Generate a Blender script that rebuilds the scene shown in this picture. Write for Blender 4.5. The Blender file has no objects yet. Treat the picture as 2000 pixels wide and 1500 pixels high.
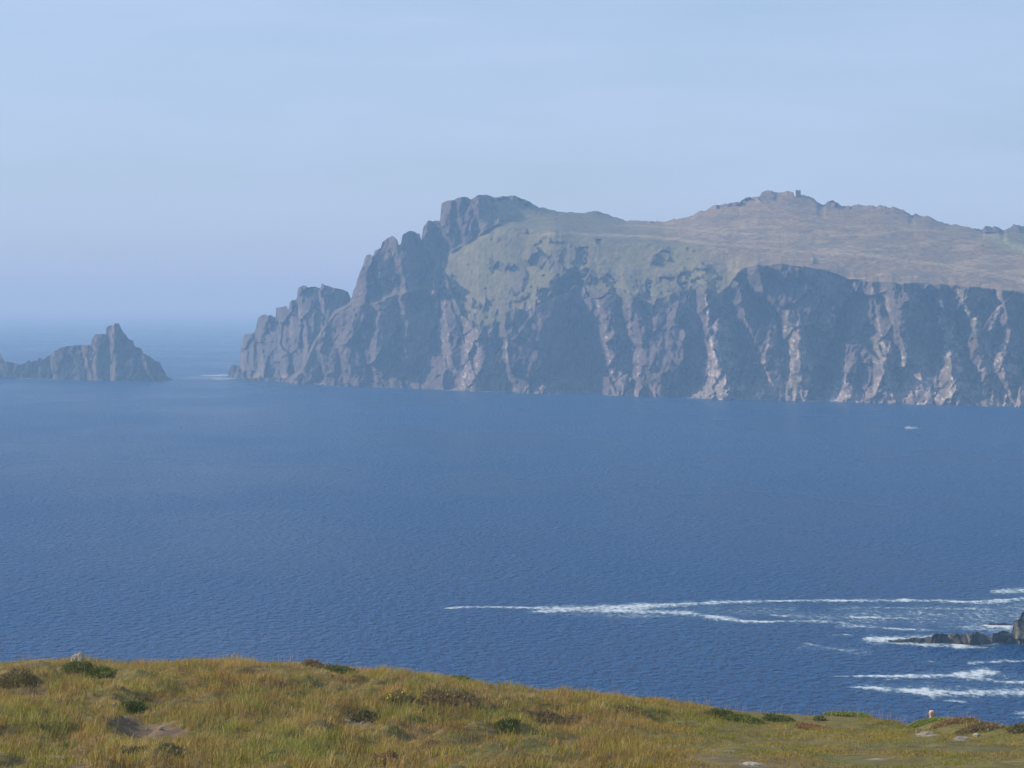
import bpy, bmesh, math, random
import numpy as np
from mathutils import Vector, Matrix

# ------------------------------------------------------------------ camera, sky, sun, exposure
SC = bpy.context.scene
F = 5720.0                      # focal length in pixels of the 2000 px wide photograph
CAMZ = 98.0                     # eye height above the sea
TILT = math.atan(160.0 / F)
cam_data = bpy.data.cameras.new('camera')
cam_data.sensor_width = 36.0
cam_data.lens = 36.0 * F / 2000.0
cam_data.clip_start = 0.5
cam_data.clip_end = 120000.0
cam = bpy.data.objects.new('camera', cam_data)
SC.collection.objects.link(cam)
cam.location = (0, 0, CAMZ)
cam.rotation_euler = (math.pi / 2 - TILT, 0, 0)
SC.camera = cam

SUN_AZ = math.radians(77)       # to the left of the view direction
SUN_EL = math.radians(28)
SUN_STRENGTH = 4.2
SKY_STRENGTH = 0.10
EXPOSURE = 0.25

world = bpy.data.worlds.new('World')
SC.world = world
world.use_nodes = True
nt = world.node_tree
for n in list(nt.nodes):
    nt.nodes.remove(n)
sky = nt.nodes.new('ShaderNodeTexSky')
sky.sky_type = 'NISHITA'
sky.sun_disc = False
sky.sun_elevation = SUN_EL
sky.sun_rotation = -SUN_AZ      # sun azimuth measured clockwise from +Y
sky.altitude = 100
sky.air_density = 1.0
sky.dust_density = 0.6
sky.ozone_density = 2.5
bg = nt.nodes.new('ShaderNodeBackground')
bg.inputs['Strength'].default_value = SKY_STRENGTH
wo = nt.nodes.new('ShaderNodeOutputWorld')
# thin high cloud: a soft veil that follows the sky direction
tc = nt.nodes.new('ShaderNodeTexCoord')
mp = nt.nodes.new('ShaderNodeMapping')
mp.inputs['Scale'].default_value = (6.0, 6.0, 38.0)
mp.inputs['Rotation'].default_value = (0.0, 0.10, 0.0)
nz = nt.nodes.new('ShaderNodeTexNoise')
nz.inputs['Scale'].default_value = 1.0
nz.inputs['Detail'].default_value = 5.0
nz.inputs['Roughness'].default_value = 0.55
rmp = nt.nodes.new('ShaderNodeMapRange')
rmp.inputs['From Min'].default_value = 0.35
rmp.inputs['From Max'].default_value = 0.72
rmp.inputs['To Min'].default_value = 0.55
rmp.inputs['To Max'].default_value = 1.0
tint = nt.nodes.new('ShaderNodeMix'); tint.data_type = 'RGBA'; tint.blend_type = 'MULTIPLY'
tint.inputs[0].default_value = 1.0
tint.inputs[7].default_value = (0.72, 0.89, 1.13, 1)
cl = nt.nodes.new('ShaderNodeMix'); cl.data_type = 'RGBA'
cl.inputs[7].default_value = (4.3, 5.5, 7.6, 1)
nt.links.new(tc.outputs['Generated'], mp.inputs['Vector'])
nt.links.new(mp.outputs['Vector'], nz.inputs['Vector'])
nt.links.new(nz.outputs['Fac'], rmp.inputs['Value'])
nt.links.new(sky.outputs['Color'], tint.inputs[6])
nt.links.new(tint.outputs[2], cl.inputs[6])
nt.links.new(rmp.outputs['Result'], cl.inputs[0])
nt.links.new(cl.outputs[2], bg.inputs['Color'])
nt.links.new(bg.outputs[0], wo.inputs['Surface'])

sun_dir = Vector((-math.sin(SUN_AZ) * math.cos(SUN_EL), math.cos(SUN_AZ) * math.cos(SUN_EL), math.sin(SUN_EL)))
sd = bpy.data.lights.new('sun', 'SUN')
sd.energy = SUN_STRENGTH
sd.angle = math.radians(0.5)
sd.color = (1.0, 0.88, 0.70)
sun = bpy.data.objects.new('sun', sd)
SC.collection.objects.link(sun)
sun.rotation_euler = sun_dir.to_track_quat('Z', 'Y').to_euler()
sun.location = (-200, 100, 400)

SC.view_settings.view_transform = 'Standard'
SC.view_settings.look = 'None'
SC.view_settings.exposure = EXPOSURE
SC.view_settings.gamma = 1.0
SC.view_settings.use_curve_mapping = False
SC.render.engine = 'CYCLES'
SC.cycles.use_denoising = True
SC.cycles.max_bounces = 6
SC.cycles.diffuse_bounces = 2
SC.cycles.glossy_bounces = 2
SC.cycles.transparent_max_bounces = 12
SC.cycles.volume_bounces = 1
SC.cycles.sample_clamp_indirect = 4.0

# ------------------------------------------------------------------ helpers
rng = np.random.default_rng(7)
CT, ST = math.cos(TILT), math.sin(TILT)

def ray(x, y):
    a = (np.asarray(x, float) - 1000.0) / F
    b = (750.0 - np.asarray(y, float)) / F
    dy = CT + b * ST
    return a / dy, (-ST + b * CT) / dy          # X and Z per metre of Y

def at(x, y, d):
    """world point at forward distance d"""
    rx, rz = ray(x, y)
    return rx * d, d + 0.0 * rx, CAMZ + rz * d

def sea_depth(y, z=0.0):
    rx, rz = ray(1000.0, y)
    return (z - CAMZ) / rz

def _h(i, j, k, seed):
    n = (i.astype(np.int64) * 374761393 + j.astype(np.int64) * 668265263 + k.astype(np.int64) * 2147483647 + seed * 974711) & 0xFFFFFFFF
    n = ((n ^ (n >> 13)) * 1274126177) & 0xFFFFFFFF
    n = ((n ^ (n >> 16)) * 2246822519) & 0xFFFFFFFF
    return ((n ^ (n >> 15)) & 0xFFFFFF) / float(0xFFFFFF)

def noise(x, y, z=0.0, seed=0):
    x, y, z = np.broadcast_arrays(np.asarray(x, float), np.asarray(y, float), np.asarray(z, float))
    xi, yi, zi = np.floor(x), np.floor(y), np.floor(z)
    fx, fy, fz = x - xi, y - yi, z - zi
    fx = fx * fx * (3 - 2 * fx); fy = fy * fy * (3 - 2 * fy); fz = fz * fz * (3 - 2 * fz)
    r = 0
    for a in (0, 1):
        wx = fx if a else 1 - fx
        for b in (0, 1):
            wy = fy if b else 1 - fy
            for c in (0, 1):
                wz = fz if c else 1 - fz
                r = r + wx * wy * wz * _h(xi + a, yi + b, zi + c, seed)
    return r * 2 - 1

def fbm(x, y, z=0.0, octs=4, seed=0, gain=0.5):
    s = 0; a = 1.0; t = 0
    for o in range(octs):
        s = s + a * noise(x, y, z, seed + o * 17)
        t += a; a *= gain
        x = np.asarray(x) * 2.03; y = np.asarray(y) * 2.03; z = np.asarray(z) * 2.03
    return s / t

def ridged(x, y, z=0.0, octs=3, seed=0):
    s = 0; a = 1.0; t = 0
    for o in range(octs):
        s = s + a * (1 - np.abs(noise(x, y, z, seed + o * 31)) * 2)
        t += a; a *= 0.5
        x = np.asarray(x) * 2.1; y = np.asarray(y) * 2.1; z = np.asarray(z) * 2.1
    return s / t

def tussock(X, Y, cx=0.62, cy=0.85, seed=660):
    """nearest tussock centre: distance 0..1, offset from the centre, random numbers of that tussock"""
    X = np.asarray(X, float); Y = np.asarray(Y, float)
    gx, gy = np.floor(X / cx), np.floor(Y / cy)
    best = np.full(X.shape, 9.0); ox = np.zeros(X.shape); oy = np.zeros(X.shape); hid = np.zeros(X.shape); h2 = np.zeros(X.shape)
    z0 = np.zeros(X.shape)
    for i in (-1, 0, 1):
        for j in (-1, 0, 1):
            a, b = gx + i, gy + j
            r1, r2, r3, r4 = _h(a, b, z0, seed), _h(a, b, z0 + 1, seed), _h(a, b, z0 + 2, seed), _h(a, b, z0 + 3, seed)
            px_, py_ = (a + r1) * cx, (b + r2) * cy
            dx, dy = X - px_, Y - py_
            d = np.hypot(dx / cx, dy / cy) / (0.75 + 0.6 * r4)
            m = d < best
            best = np.where(m, d, best); ox = np.where(m, dx, ox); oy = np.where(m, dy, oy); hid = np.where(m, r3, hid); h2 = np.where(m, r4, h2)
    return best, ox, oy, hid, h2

def facets(X, Z, cx, cz, slope, seed, lean=0.3):
    """broken slabs: every cell of rock is a plane of its own tilt, so cells meet in sharp cracks and ledges"""
    u = X - lean * Z + 0.22 * cx * fbm(X / (cx * .5), Z / (cz * .5), 0, 3, seed + 3)
    v = Z + 0.22 * cz * fbm(X / (cx * .5), Z / (cz * .5), 4.4, 3, seed + 4)
    _, ox, oz, r3, r4 = tussock(u, v, cx, cz, seed)
    return slope * ((r3 - 0.42) * 2.0 * ox + (r4 - 0.5) * 1.2 * oz + (r4 * 7.3 % 1.0 - 0.5) * 0.22 * cx)

def smooth(a, b, v):
    t = np.clip((v - a) / (b - a), 0, 1)
    return t * t * (3 - 2 * t)

def lerp_pts(pts, x):
    p = np.array(pts, float)
    return np.interp(x, p[:, 0], p[:, 1])

def mesh_from(name, V, Q, mat, tris=None, col=None, parent=None, smooth_shade=False, attrs=None):
    me = bpy.data.meshes.new(name)
    V = np.ascontiguousarray(V, dtype=np.float32)
    nq = 0 if Q is None else len(Q)
    ntri = 0 if tris is None else len(tris)
    me.vertices.add(len(V))
    me.vertices.foreach_set('co', V.ravel())
    idx = []
    if nq: idx.append(np.asarray(Q, np.int32).ravel())
    if ntri: idx.append(np.asarray(tris, np.int32).ravel())
    idx = np.concatenate(idx)
    me.loops.add(len(idx))
    me.loops.foreach_set('vertex_index', idx)
    starts = np.concatenate([np.arange(nq) * 4, nq * 4 + np.arange(ntri) * 3]).astype(np.int32)
    me.polygons.add(nq + ntri)
    me.polygons.foreach_set('loop_start', starts)
    if smooth_shade:
        me.polygons.foreach_set('use_smooth', np.ones(nq + ntri, dtype=bool))
    me.update(calc_edges=True)
    if col is not None:
        a = me.color_attributes.new('tone', 'FLOAT_COLOR', 'POINT')
        c = np.ones((len(V), 4), np.float32); c[:, :3] = col
        a.data.foreach_set('color', c.ravel())
    for k, v in (attrs or {}).items():
        a = me.attributes.new(k, 'FLOAT', 'POINT')
        a.data.foreach_set('value', np.ascontiguousarray(v, dtype=np.float32))
    me.materials.append(mat)
    o = bpy.data.objects.new(name, me)
    SC.collection.objects.link(o)
    if parent is not None:
        o.parent = parent
    return o

def grid_faces(nr, nc):
    i = np.arange(nr - 1)[:, None] * nc + np.arange(nc - 1)[None, :]
    i = i.ravel()
    return np.stack([i, i + 1, i + nc + 1, i + nc], 1)

def tag(o, label=None, cat=None, group=None, kind=None):
    if label: o['label'] = label
    if cat: o['category'] = cat
    if group: o['group'] = group
    if kind: o['kind'] = kind
    return o

# ------------------------------------------------------------------ materials
def new_mat(name):
    m = bpy.data.materials.new(name); m.use_nodes = True
    return m, m.node_tree, m.node_tree.nodes['Principled BSDF']

def tone_mat(name, scale, amount=0.5, rough=0.9, bump=0.0, bump_dist=1.0, stretch=(1, 1, 1), translucent=0.0, spec=0.2):
    """vertex 'tone' times a fine noise"""
    m, t, p = new_mat(name)
    at_ = t.nodes.new('ShaderNodeVertexColor'); at_.layer_name = 'tone'
    tc = t.nodes.new('ShaderNodeTexCoord')
    mp = t.nodes.new('ShaderNodeMapping'); mp.inputs['Scale'].default_value = stretch
    nz = t.nodes.new('ShaderNodeTexNoise'); nz.inputs['Scale'].default_value = scale
    nz.inputs['Detail'].default_value = 6; nz.inputs['Roughness'].default_value = 0.65
    mr = t.nodes.new('ShaderNodeMapRange')
    mr.inputs['From Min'].default_value = 0.3; mr.inputs['From Max'].default_value = 0.7
    mr.inputs['To Min'].default_value = 1 - amount; mr.inputs['To Max'].default_value = 1 + amount
    mx = t.nodes.new('ShaderNodeVectorMath'); mx.operation = 'SCALE'
    t.links.new(tc.outputs['Object'], mp.inputs['Vector'])
    t.links.new(mp.outputs['Vector'], nz.inputs['Vector'])
    t.links.new(nz.outputs['Fac'], mr.inputs['Value'])
    t.links.new(at_.outputs['Color'], mx.inputs[0])
    t.links.new(mr.outputs['Result'], mx.inputs['Scale'])
    t.links.new(mx.outputs[0], p.inputs['Base Color'])
    p.inputs['Roughness'].default_value = rough
    p.inputs['Specular IOR Level'].default_value = spec
    if bump:
        b = t.nodes.new('ShaderNodeBump'); b.inputs['Strength'].default_value = bump
        b.inputs['Distance'].default_value = bump_dist
        t.links.new(nz.outputs['Fac'], b.inputs['Height'])
        t.links.new(b.outputs['Normal'], p.inputs['Normal'])
    if translucent:
        tr = t.nodes.new('ShaderNodeBsdfTranslucent')
        mixs = t.nodes.new('ShaderNodeMixShader'); mixs.inputs[0].default_value = translucent
        t.links.new(mx.outputs[0], tr.inputs['Color'])
        t.links.new(p.outputs[0], mixs.inputs[1]); t.links.new(tr.outputs[0], mixs.inputs[2])
        t.links.new(mixs.outputs[0], t.nodes['Material Output'].inputs['Surface'])
    return m

def plain_mat(name, color, rough=0.6, spec=0.3, noise_amt=0.12, scale=6.0):
    m, t, p = new_mat(name)
    tc = t.nodes.new('ShaderNodeTexCoord')
    nz = t.nodes.new('ShaderNodeTexNoise'); nz.inputs['Scale'].default_value = scale; nz.inputs['Detail'].default_value = 4
    mr = t.nodes.new('ShaderNodeMapRange')
    mr.inputs['To Min'].default_value = 1 - noise_amt; mr.inputs['To Max'].default_value = 1 + noise_amt
    mx = t.nodes.new('ShaderNodeVectorMath'); mx.operation = 'SCALE'
    mx.inputs[0].default_value = color
    t.links.new(tc.outputs['Object'], nz.inputs['Vector'])
    t.links.new(nz.outputs['Fac'], mr.inputs['Value'])
    t.links.new(mr.outputs['Result'], mx.inputs['Scale'])
    t.links.new(mx.outputs[0], p.inputs['Base Color'])
    p.inputs['Roughness'].default_value = rough
    p.inputs['Specular IOR Level'].default_value = spec
    return m

M_CLIFF = tone_mat('headland_rock_and_heath', 0.16, 0.45, 0.95, 0.9, 3.0, (1, 1, 0.55))
M_ROCK = tone_mat('sea_rock', 0.5, 0.4, 0.9, 0.8, 0.8, (1, 1, 0.6))
M_GROUND = tone_mat('turf_soil', 3.0, 0.4, 0.95, 0.6, 0.06)
M_GRASS = tone_mat('grass_blades', 0.8, 0.25, 0.7, 0, 1, (1, 1, 1), 0.35, 0.25)
M_LEAF = tone_mat('shrub_leaves', 3.0, 0.3, 0.7, 0, 1, (1, 1, 1), 0.35, 0.25)
M_STONE = plain_mat('pale_stone', (0.36, 0.32, 0.27), 0.85, 0.2, 0.6, 14.0)
M_SLATE = plain_mat('grey_stone', (0.22, 0.19, 0.15), 0.9, 0.2, 0.6, 12.0)
M_MASON = plain_mat('tower_masonry', (0.17, 0.16, 0.16), 0.9, 0.2, 0.3, 0.9)
M_PALE_LIT = plain_mat('pale_lit_wall', (0.50, 0.48, 0.46), 0.9, 0.2, 0.1, 0.8)  # pale ruin; also paints the tower's sunlit side lighter
M_DARK = plain_mat('dark_opening', (0.03, 0.03, 0.035), 0.9, 0.1)

# ------------------------------------------------------------------ sea
def make_sea():
    m, t, p = new_mat('sea_water')
    p.inputs['Base Color'].default_value = (0.003, 0.052, 0.165, 1)
    p.inputs['Roughness'].default_value = 0.28
    p.inputs['IOR'].default_value = 1.33
    p.inputs['Specular IOR Level'].default_value = 0.06
    tc = t.nodes.new('ShaderNodeTexCoord')
    prev = None
    for (sc, st, dist, det) in ((0.03, (1.0, 0.5, 1), 2.6, 3), (0.34, (1.0, 0.62, 1), 11.0, 3)):
        mp = t.nodes.new('ShaderNodeMapping'); mp.inputs['Scale'].default_value = st
        mp.inputs['Rotation'].default_value = (0, 0, 0.25)
        nz = t.nodes.new('ShaderNodeTexNoise'); nz.inputs['Scale'].default_value = sc
        nz.inputs['Detail'].default_value = det; nz.inputs['Roughness'].default_value = 0.6
        nz.inputs['Distortion'].default_value = 0.4
        b = t.nodes.new('ShaderNodeBump'); b.inputs['Strength'].default_value = 1.0
        b.inputs['Distance'].default_value = dist
        t.links.new(tc.outputs['Object'], mp.inputs['Vector'])
        t.links.new(mp.outputs['Vector'], nz.inputs['Vector'])
        t.links.new(nz.outputs['Fac'], b.inputs['Height'])
        if prev: t.links.new(prev.outputs['Normal'], b.inputs['Normal'])
        prev = b
    t.links.new(prev.outputs['Normal'], p.inputs['Normal'])
    gm = t.nodes.new('ShaderNodeMapping'); gm.inputs['Scale'].default_value = (1.0, 0.45, 1)
    gn = t.nodes.new('ShaderNodeTexNoise'); gn.inputs['Scale'].default_value = 0.006; gn.inputs['Detail'].default_value = 4
    gr_ = t.nodes.new('ShaderNodeMapRange'); gr_.inputs['From Min'].default_value = 0.3; gr_.inputs['From Max'].default_value = 0.7
    gc = t.nodes.new('ShaderNodeMix'); gc.data_type = 'RGBA'
    gc.inputs[6].default_value = (0.001, 0.055, 0.185, 1); gc.inputs[7].default_value = (0.001, 0.068, 0.215, 1)
    g2 = t.nodes.new('ShaderNodeMapRange'); g2.inputs['From Min'].default_value = 0.3; g2.inputs['From Max'].default_value = 0.7
    g2.inputs['To Min'].default_value = 0.22; g2.inputs['To Max'].default_value = 0.36
    t.links.new(tc.outputs['Object'], gm.inputs['Vector']); t.links.new(gm.outputs['Vector'], gn.inputs['Vector'])
    t.links.new(gn.outputs['Fac'], gr_.inputs['Value']); t.links.new(gr_.outputs['Result'], gc.inputs[0]); t.links.new(gc.outputs[2], p.inputs['Base Color'])
    t.links.new(gn.outputs['Fac'], g2.inputs['Value']); t.links.new(g2.outputs['Result'], p.inputs['Roughness'])
    V = np.array([(-36000, -500, 0), (36000, -500, 0), (36000, 36000, 0), (-36000, 36000, 0)], float)
    o = mesh_from('sea', V, [(0, 1, 2, 3)], m)
    tag(o, 'wide blue sea with small wind ripples', 'sea', kind='structure')
make_sea()

# ------------------------------------------------------------------ rock displacement
def saw(px, z, edges, kslope=0.55):
    """toward-camera offset: faces between edges turn right (shade), a narrow wall at each edge turns left (sun).
    edges: list of polylines [(x, z)...], given by height, with wall width in px"""
    E = []
    W = []
    for pts, w in edges:
        p = np.array(sorted([(q[1], q[0]) for q in pts]))
        E.append(np.interp(z, p[:, 0], p[:, 1])); W.append(w)
    E = np.array(E)                       # nE x shape
    out = np.zeros_like(z)
    n = len(edges)
    for k in range(-1, n):
        lo = E[k] if k >= 0 else E[0] - 90
        hi = E[k + 1] if k + 1 < n else E[-1] + 120
        w_hi = W[k + 1] if k + 1 < n else 20
        span = np.maximum(hi - lo, 4.0)
        w = np.minimum(w_hi, span * 0.6)
        u = px - lo
        amp_here = kslope * span
        nxt = kslope * np.maximum((E[k + 2] if k + 2 < n else E[-1] + 120) - hi, 4.0) if k + 1 < n else amp_here
        v = np.where(u < span - w, amp_here * (1 - u / np.maximum(span - w, 1)), nxt * (u - (span - w)) / w)
        m = (px >= lo) & (px < hi)
        out = np.where(m, v, out)
    return out

def edge_mask(px, z, edges):
    """0..1 near the sunlit wall of each edge, for painting it paler"""
    r = np.zeros_like(z)
    for pts, w in edges:
        p = np.array(sorted([(q[1], q[0]) for q in pts]))
        e = np.interp(z, p[:, 0], p[:, 1])
        inside = (z > p[0, 0] - 4) & (z < p[-1, 0] + 4)
        c = e - w * 0.45
        r = np.maximum(r, np.where(inside, 1 - smooth(w * 0.45, w * 0.8, np.abs(px - c)), 0))
    return r

def lines_to_grid(xs, lines, counts):
    """lines: list of (X,Y,Z) arrays over the columns; counts: rows between them"""
    rows = []; sec = []
    for k in range(len(lines) - 1):
        n = counts[k]
        for i in range(n):
            t = i / n
            rows.append(tuple(a * (1 - t) + b * t for a, b in zip(lines[k], lines[k + 1])))
            sec.append(k + t)
    rows.append(lines[-1]); sec.append(len(lines) - 1.0)
    X = np.array([r[0] for r in rows]); Y = np.array([r[1] for r in rows]); Z = np.array([r[2] for r in rows])
    S = np.repeat(np.array(sec)[:, None], len(xs), 1)
    return X, Y, Z, S

# ------------------------------------------------------------------ headland
CREST = [(560, 740), (585, 722), (610, 690), (640, 650), (662, 610), (684, 590), (690, 568), (699, 545), (711, 512), (714, 500), (722, 498), (729, 503), (733, 489), (744, 486), (747, 475),
         (757, 465), (768, 461), (775, 470), (778, 479), (783, 478), (786, 459), (800, 450), (820, 456), (824, 470), (826, 445), (836, 432), (847, 432), (852, 430), (859, 433), (861, 425),
         (857, 401), (874, 392), (886, 392), (900, 387), (928, 388), (934, 383), (948, 380), (965, 386), (985, 382), (1005, 383), (1030, 392), (1050, 403), (1090, 414), (1122, 414), (1142, 417),
         (1150, 413), (1168, 413), (1185, 419), (1222, 430), (1262, 431), (1290, 433), (1318, 428), (1350, 423), (1362, 416), (1378, 411), (1392, 403), (1420, 398), (1445, 396), (1454, 390),
         (1468, 389), (1484, 383), (1487, 375), (1500, 373), (1515, 376), (1540, 377), (1563, 380), (1580, 387), (1594, 392), (1602, 399), (1608, 400), (1617, 394), (1626, 393), (1640, 401), (1662, 403),
         (1700, 402), (1745, 404), (1765, 411), (1782, 420), (1795, 420), (1820, 427), (1846, 438), (1870, 441), (1900, 446), (1920, 450), (1926, 443), (1938, 445), (1948, 443), (1960, 451),
         (1966, 446), (1978, 440), (1988, 440), (2000, 446), (2060, 455), (2200, 470)]
WATER = [(540, 746), (600, 750), (700, 755), (800, 759), (900, 762), (1000, 765), (1200, 771), (1400, 777), (1600, 781), (1800, 787), (2000, 792), (2200, 797)]
CLIFFTOP = [(560, 743), (590, 728), (605, 690), (625, 655), (655, 615), (685, 598), (730, 594), (760, 583), (790, 576), (830, 568), (848, 545), (858, 520), (868, 530), (885, 580), (905, 615),
            (930, 638), (960, 628), (985, 605), (1010, 600), (1030, 605), (1060, 590), (1090, 560), (1125, 552), (1160, 562), (1205, 572), (1240, 580), (1280, 588), (1310, 575), (1340, 560),
            (1375, 562), (1400, 575), (1425, 560), (1445, 530), (1480, 519), (1530, 516), (1570, 520), (1620, 530), (1660, 545), (1700, 550), (1760, 553), (1800, 553), (1850, 557), (1900, 560),
            (1960, 566), (2000, 571), (2200, 590)]
BREAK = [(560, 742), (590, 725), (605, 686), (625, 650), (655, 610), (685, 594), (730, 588), (760, 577), (790, 565), (830, 553), (848, 530), (858, 512), (880, 505), (920, 490), (960, 455), (1000, 445), (1100, 452),
         (1200, 470), (1300, 480), (1400, 485), (1480, 490), (1600, 500), (1700, 515), (1800, 525), (2000, 540), (2200, 560)]
FOOT = [(560, 741), (590, 723), (605, 684), (625, 648), (655, 606), (685, 592), (730, 580), (760, 568), (790, 555), (830, 538), (848, 515), (858, 500), (880, 488), (920, 462), (960, 440), (1000, 430), (1100, 428), (1200, 440),
        (1300, 448), (1400, 440), (1480, 430), (1600, 432), (1700, 440), (1800, 455), (1900, 468), (2000, 480), (2200, 500)]

def zz(y, d=3050.0):
    return float(CAMZ + (590 - y) / F * d)

MAIN_EDGES = [
    ([(640, zz(760)), (628, zz(700)), (640, zz(640))], 10),
    ([(690, zz(760)), (672, zz(690)), (700, zz(600)), (712, zz(540)), (720, zz(480))], 16),
    ([(735, zz(760)), (738, zz(600)), (745, zz(560)), (735, zz(490))], 12),
    ([(795, zz(760)), (792, zz(580)), (780, zz(500)), (768, zz(460))], 14),
    ([(905, zz(765)), (880, zz(700)), (866, zz(620)), (850, zz(540)), (838, zz(480)), (822, zz(440))], 22),
    ([(915, zz(765)), (938, zz(720)), (940, zz(650)), (905, zz(590)), (880, zz(540)), (890, zz(440)), (862, zz(400))], 34),
    ([(1010, zz(765)), (990, zz(700)), (985, zz(620)), (965, zz(500)), (930, zz(400))], 12),
    ([(1186, zz(770)), (1192, zz(680)), (1178, zz(600)), (1160, zz(555)), (1140, zz(490))], 26),
    ([(1250, zz(775)), (1256, zz(680)), (1236, zz(600)), (1225, zz(560))], 22),
    ([(1418, zz(777)), (1402, zz(700)), (1386, zz(640)), (1378, zz(560))], 22),
    ([(1520, zz(780)), (1492, zz(700)), (1466, zz(640)), (1455, zz(615)), (1440, zz(540))], 20),
    ([(1590, zz(782)), (1560, zz(720)), (1556, zz(640)), (1522, zz(600)), (1490, zz(570)), (1480, zz(530))], 30),
    ([(1650, zz(785)), (1648, zz(700)), (1668, zz(620)), (1672, zz(545))], 20),
    ([(1735, zz(785)), (1728, zz(700)), (1722, zz(620)), (1705, zz(555))], 26),
    ([(1775, zz(785)), (1772, zz(700)), (1752, zz(620)), (1738, zz(555))], 20),
    ([(1868, zz(790)), (1856, zz(700)), (1848, zz(640)), (1840, zz(570))], 26),
    ([(1925, zz(790)), (1920, zz(700)), (1900, zz(620)), (1872, zz(562))], 30),
    ([(1985, zz(790)), (1952, zz(700)), (1972, zz(640)), (1960, zz(580))], 18),
    ([(2070, zz(790)), (2050, zz(700)), (2040, zz(580))], 22),
]

UPPER_EDGES = [
    ([(722, zz(600)), (706, zz(560)), (700, zz(520))], 9),
    ([(752, zz(575)), (744, zz(530)), (734, zz(490))], 9),
    ([(797, zz(575)), (786, zz(530)), (777, zz(500)), (772, zz(470))], 13),
    ([(846, zz(560)), (848, zz(505)), (836, zz(478)), (822, zz(445))], 12),
    ([(905, zz(500)), (880, zz(465)), (863, zz(430)), (858, zz(400))], 12),
    ([(925, zz(490)), (906, zz(440)), (896, zz(390))], 8),
    ([(950, zz(470)), (944, zz(430)), (931, zz(385))], 10),
    ([(990, zz(460)), (975, zz(420)), (966, zz(385))], 9),
]
LIT_SCREE = [   # pale debris and painted-in sunlit strips down the cliff: (x, y, width) in a run, tone
    ([(845, 545, 5), (850, 600, 8), (858, 640, 10), (872, 690, 13), (882, 735, 15)], 'p'), ([(862, 555, 3), (868, 610, 6), (880, 690, 5)], 'p'),
    ([(888, 585, 3), (905, 610, 12), (918, 640, 22), (925, 680, 27), (920, 715, 24), (905, 755, 20)], 'p'), ([(986, 660, 2), (990, 702, 3)], 'g'), ([(1032, 580, 2), (1036, 622, 3)], 'g'),
    ([(1165, 565, 3), (1172, 610, 7), (1185, 650, 9), (1190, 680, 12), (1200, 740, 13), (1195, 766, 10)], 'p'), ([(1190, 560, 3), (1197, 640, 7), (1200, 680, 4)], 'p'), ([(1228, 585, 3), (1232, 660, 6), (1240, 690, 8), (1250, 720, 9), (1235, 762, 12)], 'p'),
    ([(1140, 560, 3), (1145, 598, 3)], 'g'), ([(1374, 558, 5), (1380, 590, 4), (1385, 640, 8), (1392, 690, 8), (1398, 720, 18), (1398, 750, 36), (1402, 778, 58)], 'g'), ([(1398, 675, 3), (1405, 700, 9), (1414, 735, 20), (1424, 765, 24)], 'g'),
    ([(1453, 620, 2), (1460, 650, 6), (1475, 690, 13), (1490, 730, 19), (1505, 765, 28), (1502, 780, 32)], 'p'), ([(1488, 577, 3), (1500, 600, 7), (1510, 625, 8), (1513, 685, 5)], 'p'),
    ([(1534, 603, 8), (1545, 640, 27), (1535, 680, 24), (1530, 710, 24), (1546, 740, 22), (1560, 780, 40)], 'o'), ([(1570, 672, 2), (1573, 700, 3)], 'g'), ([(1475, 625, 2), (1479, 650, 2)], 'g'),
    ([(1665, 545, 6), (1668, 570, 11), (1660, 600, 9), (1655, 632, 6)], 'p'), ([(1626, 596, 12), (1616, 620, 24), (1620, 640, 12)], 'o'), ([(1700, 560, 3), (1708, 590, 5), (1718, 645, 4)], 'g'), ([(1730, 560, 9), (1733, 600, 5), (1744, 630, 6)], 'g'),
    ([(1760, 625, 10), (1765, 660, 19), (1768, 690, 20), (1765, 718, 16)], 'o'), ([(1715, 650, 12), (1718, 690, 22), (1715, 715, 15), (1728, 745, 7), (1735, 785, 30)], 'o'), ([(1840, 583, 2), (1838, 615, 14), (1845, 650, 14), (1852, 690, 9), (1855, 720, 16), (1856, 760, 30), (1862, 790, 46)], 'o'),
    ([(1870, 562, 7), (1880, 590, 13), (1892, 612, 10), (1910, 640, 14), (1912, 680, 8), (1920, 702, 3)], 'o'), ([(1964, 662, 8), (1950, 690, 8), (1942, 708, 12), (1932, 730, 34), (1940, 760, 46), (1950, 793, 56)], 'o'), ([(1922, 655, 6), (1945, 636, 9), (1960, 640, 8)], 'o'),
    ([(1790, 735, 5), (1795, 760, 20), (1800, 790, 42)], 'p'), ([(1650, 718, 6), (1652, 745, 13), (1642, 784, 28)], 'p'), ([(1985, 755, 24), (1992, 794, 44)], 'o'), ([(2060, 600, 8), (2070, 700, 16), (2080, 795, 60)], 'o'), ([(1060, 735, 3), (1050, 748, 22), (1040, 758, 30)], 'g'),
]
def lit_scree_masks(PX, PY):
    out = {'p': np.zeros_like(PX), 'g': np.zeros_like(PX), 'o': np.zeros_like(PX)}
    qx = PX + 3.5 * fbm(PX / 12.0, PY / 14.0, 0, 3, 731)
    for pts, k in LIT_SCREE:
        p = np.array(pts, float)
        cx = np.interp(PY, p[:, 1], p[:, 0]); w = np.interp(PY, p[:, 1], p[:, 2])
        m = 1 - smooth(0.25, 0.75, np.abs(qx - cx) / (w + 1.0))
        m = m * smooth(p[0, 1] - 4, p[0, 1] + 6, PY) * (1 - smooth(p[-1, 1] - 2, p[-1, 1] + 8, PY))
        out[k] = np.maximum(out[k], m)
    return out

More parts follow.
